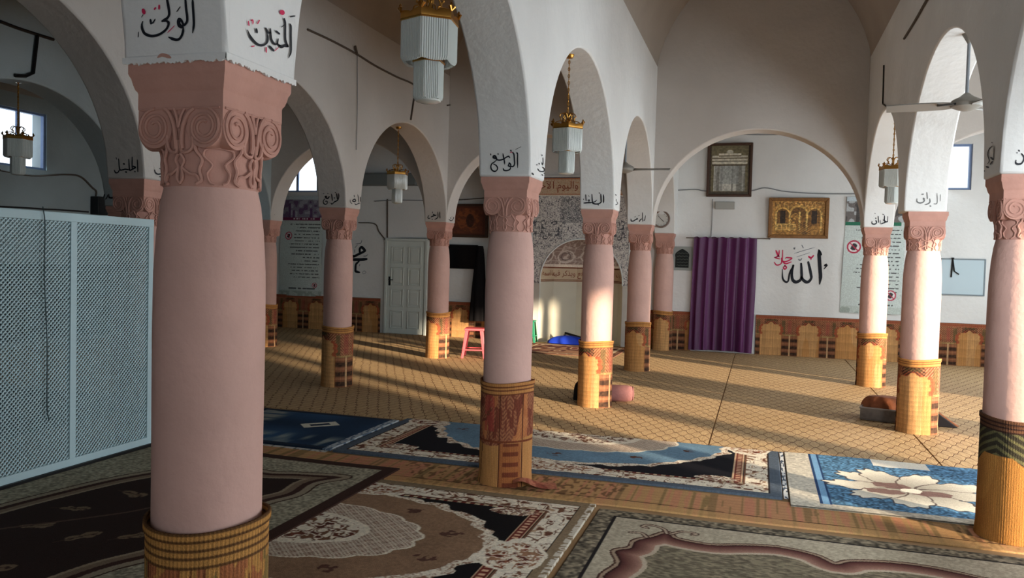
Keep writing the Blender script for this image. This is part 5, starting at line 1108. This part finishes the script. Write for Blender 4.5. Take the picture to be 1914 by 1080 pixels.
# rounded cushion (bolster) lying behind column M2
cu = thing('cushion', 'rounded dusty pink cushion lying behind the middle column', 'cushion', (.19, 8.86, .105), .25)
m = MB(); vs = []; n = 28
prof = [(-.22, .01), (-.215, .05), (-.19, .08), (-.1, .092), (0, .094), (.1, .093), (.15, .082), (.175, .05), (.18, .01)]
for x, r in prof:
    for j in range(n): a = 2*PI*j/n; vs.append((x, r*1.05*math.cos(a), max(-.09, r*math.sin(a)*.98)))
m.add(vs, [(i*n+j, i*n+(j+1) % n, (i+1)*n+(j+1) % n, (i+1)*n+j) for i in range(len(prof)-1) for j in range(n)]+[tuple(range(n)), tuple((len(prof)-1)*n+j for j in range(n))])
m.build('cushion_cover', mat('dusty_pink_cloth', (152, 102, 98), .85, noise=.15, nscale=14, bump=.2), cu, smooth=True, angle=60)
m = MB(); m.tube([(.165, .075*math.cos(a), .072*math.sin(a)) for a in np.linspace(0, 2*PI, 25)[:-1]], .006, 6, closed=True); m.build('piping', mat('dusty_pink_cloth', (178, 120, 116)), cu, smooth=True)
blob('bag', mat('black_cloth_bag', (24, 22, 24), .8, bump=.3, bscale=30), -.20, 8.80, .10, .10, .20, 'black bag slumped on the floor behind the middle column', 'bag', 2, sharp=.4)
# tray with folded brown cloth beside column R2
tr_ = thing('storage_tray', 'grey shallow tray on the floor beside the column, holding brown cloth', 'tray', (2.98, 8.98, .016), -.25)
m = MB(); L2, W2_, hh = .27, .17, .125
m.box(-L2, L2, -W2_, W2_, 0, .012); m.box(-L2, L2, -W2_, -W2_+.012, .012, hh); m.box(-L2, L2, W2_-.012, W2_, .012, hh); m.box(-L2, -L2+.012, -W2_+.012, W2_-.012, .012, hh); m.box(L2-.012, L2, -W2_+.012, W2_-.012, .012, hh)
m.build('tray_body', mat('grey_mottled_plastic', (112, 104, 98), .6, noise=.35, nscale=12), tr_, bevel=.006)
m = MB()
for q in (((-L2, -W2_, hh), (L2, -W2_, hh)), ((L2, -W2_, hh), (L2, W2_, hh)), ((L2, W2_, hh), (-L2, W2_, hh)), ((-L2, W2_, hh), (-L2, -W2_, hh))): m.tube(q, .010, 6)
m.build('tray_rim', mat('grey_rim_plastic', (136, 128, 122), .5), tr_)
blob('folded_cloth', mat('brown_cloth', (140, 82, 52), .85, noise=.3, nscale=8, bump=.4, bscale=18), 2.93, 8.99, .21, .135, .165, 'rumpled brown cloth bundle heaped in the grey tray', 'cloth', 5, z0=.09, sharp=.32, wr=.10, rz=-.25)
blob('folded_cloth', mat('reddish_cloth', (112, 62, 46), .85, noise=.3, nscale=9, bump=.4, bscale=20), 3.10, 8.93, .10, .10, .17, 'small reddish cloth tucked beside the brown bundle against the column', 'cloth', 9, z0=.06, sharp=.4, rz=.2)
m = MB(); m.prism([(3.30, .016), (3.56, .016), (3.54, .03), (3.36, .16), (3.32, .165)], 1, 8.80, 9.05); tag(m.build('book_rest', mat('dark_wood', (36, 26, 24), .6), bevel=.006), 'dark wedge-shaped book rest lying on the floor beyond the column', 'book rest', None, 'thing')
m = MB(); m.prism([(3.33, .168), (3.36, .163), (3.545, .032), (3.575, .022), (3.575, .030), (3.55, .042), (3.37, .172), (3.33, .178)], 1, 8.84, 9.03); tag(m.build('cloth_strip', mat('orange_cloth', (176, 112, 76), .85)), 'orange cloth strip draped over the dark book rest', 'cloth', None, 'thing')
# blue cloth before the niche and a dark rod
bp_ = at(1052, 645, 2, .02); blob('blue_cloth', mat('bright_blue_cloth', (28, 62, 190), .7, bump=.3, bscale=12), bp_[0]+.05, 14.62, .34, .16, .15, 'bright blue cloth heaped on the floor at the prayer niche', 'cloth', 4, z0=.03, sharp=.8, wr=.15)
m = MB(); m.tube([at(1056, 622, 1, 15.02), at(1090, 632, 1, 14.95)], .022, 8); m.box(-1.9, -1.86, 15.0, 15.04, .005, .16); o = m.build('black_rail', BLACK); tag(o, 'black rail lying across the foot of the prayer niche behind the blue cloth', 'rail', None, 'thing')
# flap of reed runner curling at the blue-rug column
P = Paint(0, .30, 0, .16, 40, 24, G(168, 104, 80)); P.put(vnoise(P.X*40, P.Y*4, 3) > .6, G(140, 74, 58)); P.speck(90, .2, 3)
ca, sa = math.cos(.35), math.sin(.35)
o = grid_obj('reed_flap', P, lambda X, Y: (.13+X*ca-Y*sa, 5.10+X*sa+Y*ca, .022+.05*np.exp(-((X-.05)/.09)**2)), WOV); tag(o, 'curled pinkish flap of reed matting at the foot of the blue-rug column', 'mat', None, 'thing')

# ------------------------------------------------------------------ light
world = bpy.data.worlds.new('sky'); bpy.context.scene.world = world; world.use_nodes = True; nt = world.node_tree; bg = nt.nodes['Background']
bg.inputs['Color'].default_value = (.80, .90, 1.0, 1); bg.inputs['Strength'].default_value = 2.2
def area(name, loc, rot, sx, sy, pw, col, spread=PI):
    l = bpy.data.lights.new(name, 'AREA'); l.shape = 'RECTANGLE'; l.size = sx; l.size_y = sy; l.energy = pw; l.color = col; l.spread = spread
    o = bpy.data.objects.new(name, l); C.objects.link(o); o.location = loc; o.rotation_euler = rot; return o
def aim(o, d): o.rotation_euler = Vector(d).to_track_quat('-Z', 'Y').to_euler()
COOL = (.86, .95, 1.0)
o = area('doorway_light', (XWR-.06, 3.65, 1.35), (0, 0, 0), 2.3, 1.8, 48, COOL); aim(o, (-1, 0, .1))
o = area('doorway_light', (XWR-.06, 5.9, 1.35), (0, 0, 0), 2.3, 1.8, 125, COOL); aim(o, (-1, .25, .12))
o = area('side_window_light', (XWR-.06, 8.75, 1.5), (0, 0, 0), 2.0, 2.2, 105, COOL); aim(o, (-1, 0, .05))
o = area('added_far_fill', (XWR-.06, 13.05, 1.8), (0, 0, 0), 1.7, 2.2, 78, COOL); aim(o, (-1, .1, 0))  # added fill for the back wall; the side wall has no window here
o = area('entrance_light', (1.5, YF+.05, 1.3), (0, 0, 0), 1.2, 2.2, 7, COOL); aim(o, (0, 1, 0))
o = area('added_front_fill', (4.7, YF+.05, 1.9), (0, 0, 0), 1.4, 1.6, 45, COOL); aim(o, (0, 1, .1))  # fill lamp added in front of a closed wall, no window behind it
o = area('added_front_fill', (-3.9, YF+.05, 1.9), (0, 0, 0), 1.0, 1.4, 7, (.66, .92, 1.0)); aim(o, (.15, 1, -.15))  # second added fill, weak and bluish, with no opening behind it either
o = area('back_window_light', (4.4, YB-.1, 3.28), (0, 0, 0), 1.0, .7, 50, COOL); aim(o, (-.1, -1, -.3))
o = area('left_window_light', (XWL+.1, 9.7, 3.2), (0, 0, 0), .9, .8, 13, (.62, .86, 1.0)); aim(o, (1, 0, -.3))
o = area('added_high_front_fill', (3.3, YF+.05, 2.75), (0, 0, 0), 1.0, .8, 90, COOL, math.radians(56)); aim(o, Vector((1.7, 5.0, 0))-o.location)  # added lamp brightening the rugs and lower shafts, no window there
sun = bpy.data.lights.new('sun', 'SUN'); sun.energy = 14; sun.angle = math.radians(2.0); sun.color = (1.0, .82, .60)
so = bpy.data.objects.new('sun', sun); C.objects.link(so); so.location = (15, 0, 6); e = math.radians(9.8); aim(so, (-.84*math.cos(e), .54*math.cos(e), -math.sin(e)))
sp = bpy.data.lights.new('added_back_wall_spot', 'SPOT'); sp.energy = 1500; sp.spot_size = math.radians(20); sp.spot_blend = 1; sp.color = (.92, .97, 1.0); sp.shadow_soft_size = .4  # added spot brightening the curtain and back wall
o = bpy.data.objects.new('added_back_wall_spot', sp); C.objects.link(o); o.location = (4.6, YF+.3, 2.2); aim(o, Vector((1.5, YB, 1.15))-o.location)
vs_ = bpy.context.scene.view_settings; vs_.view_transform = 'Standard'; vs_.look = 'None'; vs_.exposure = 0
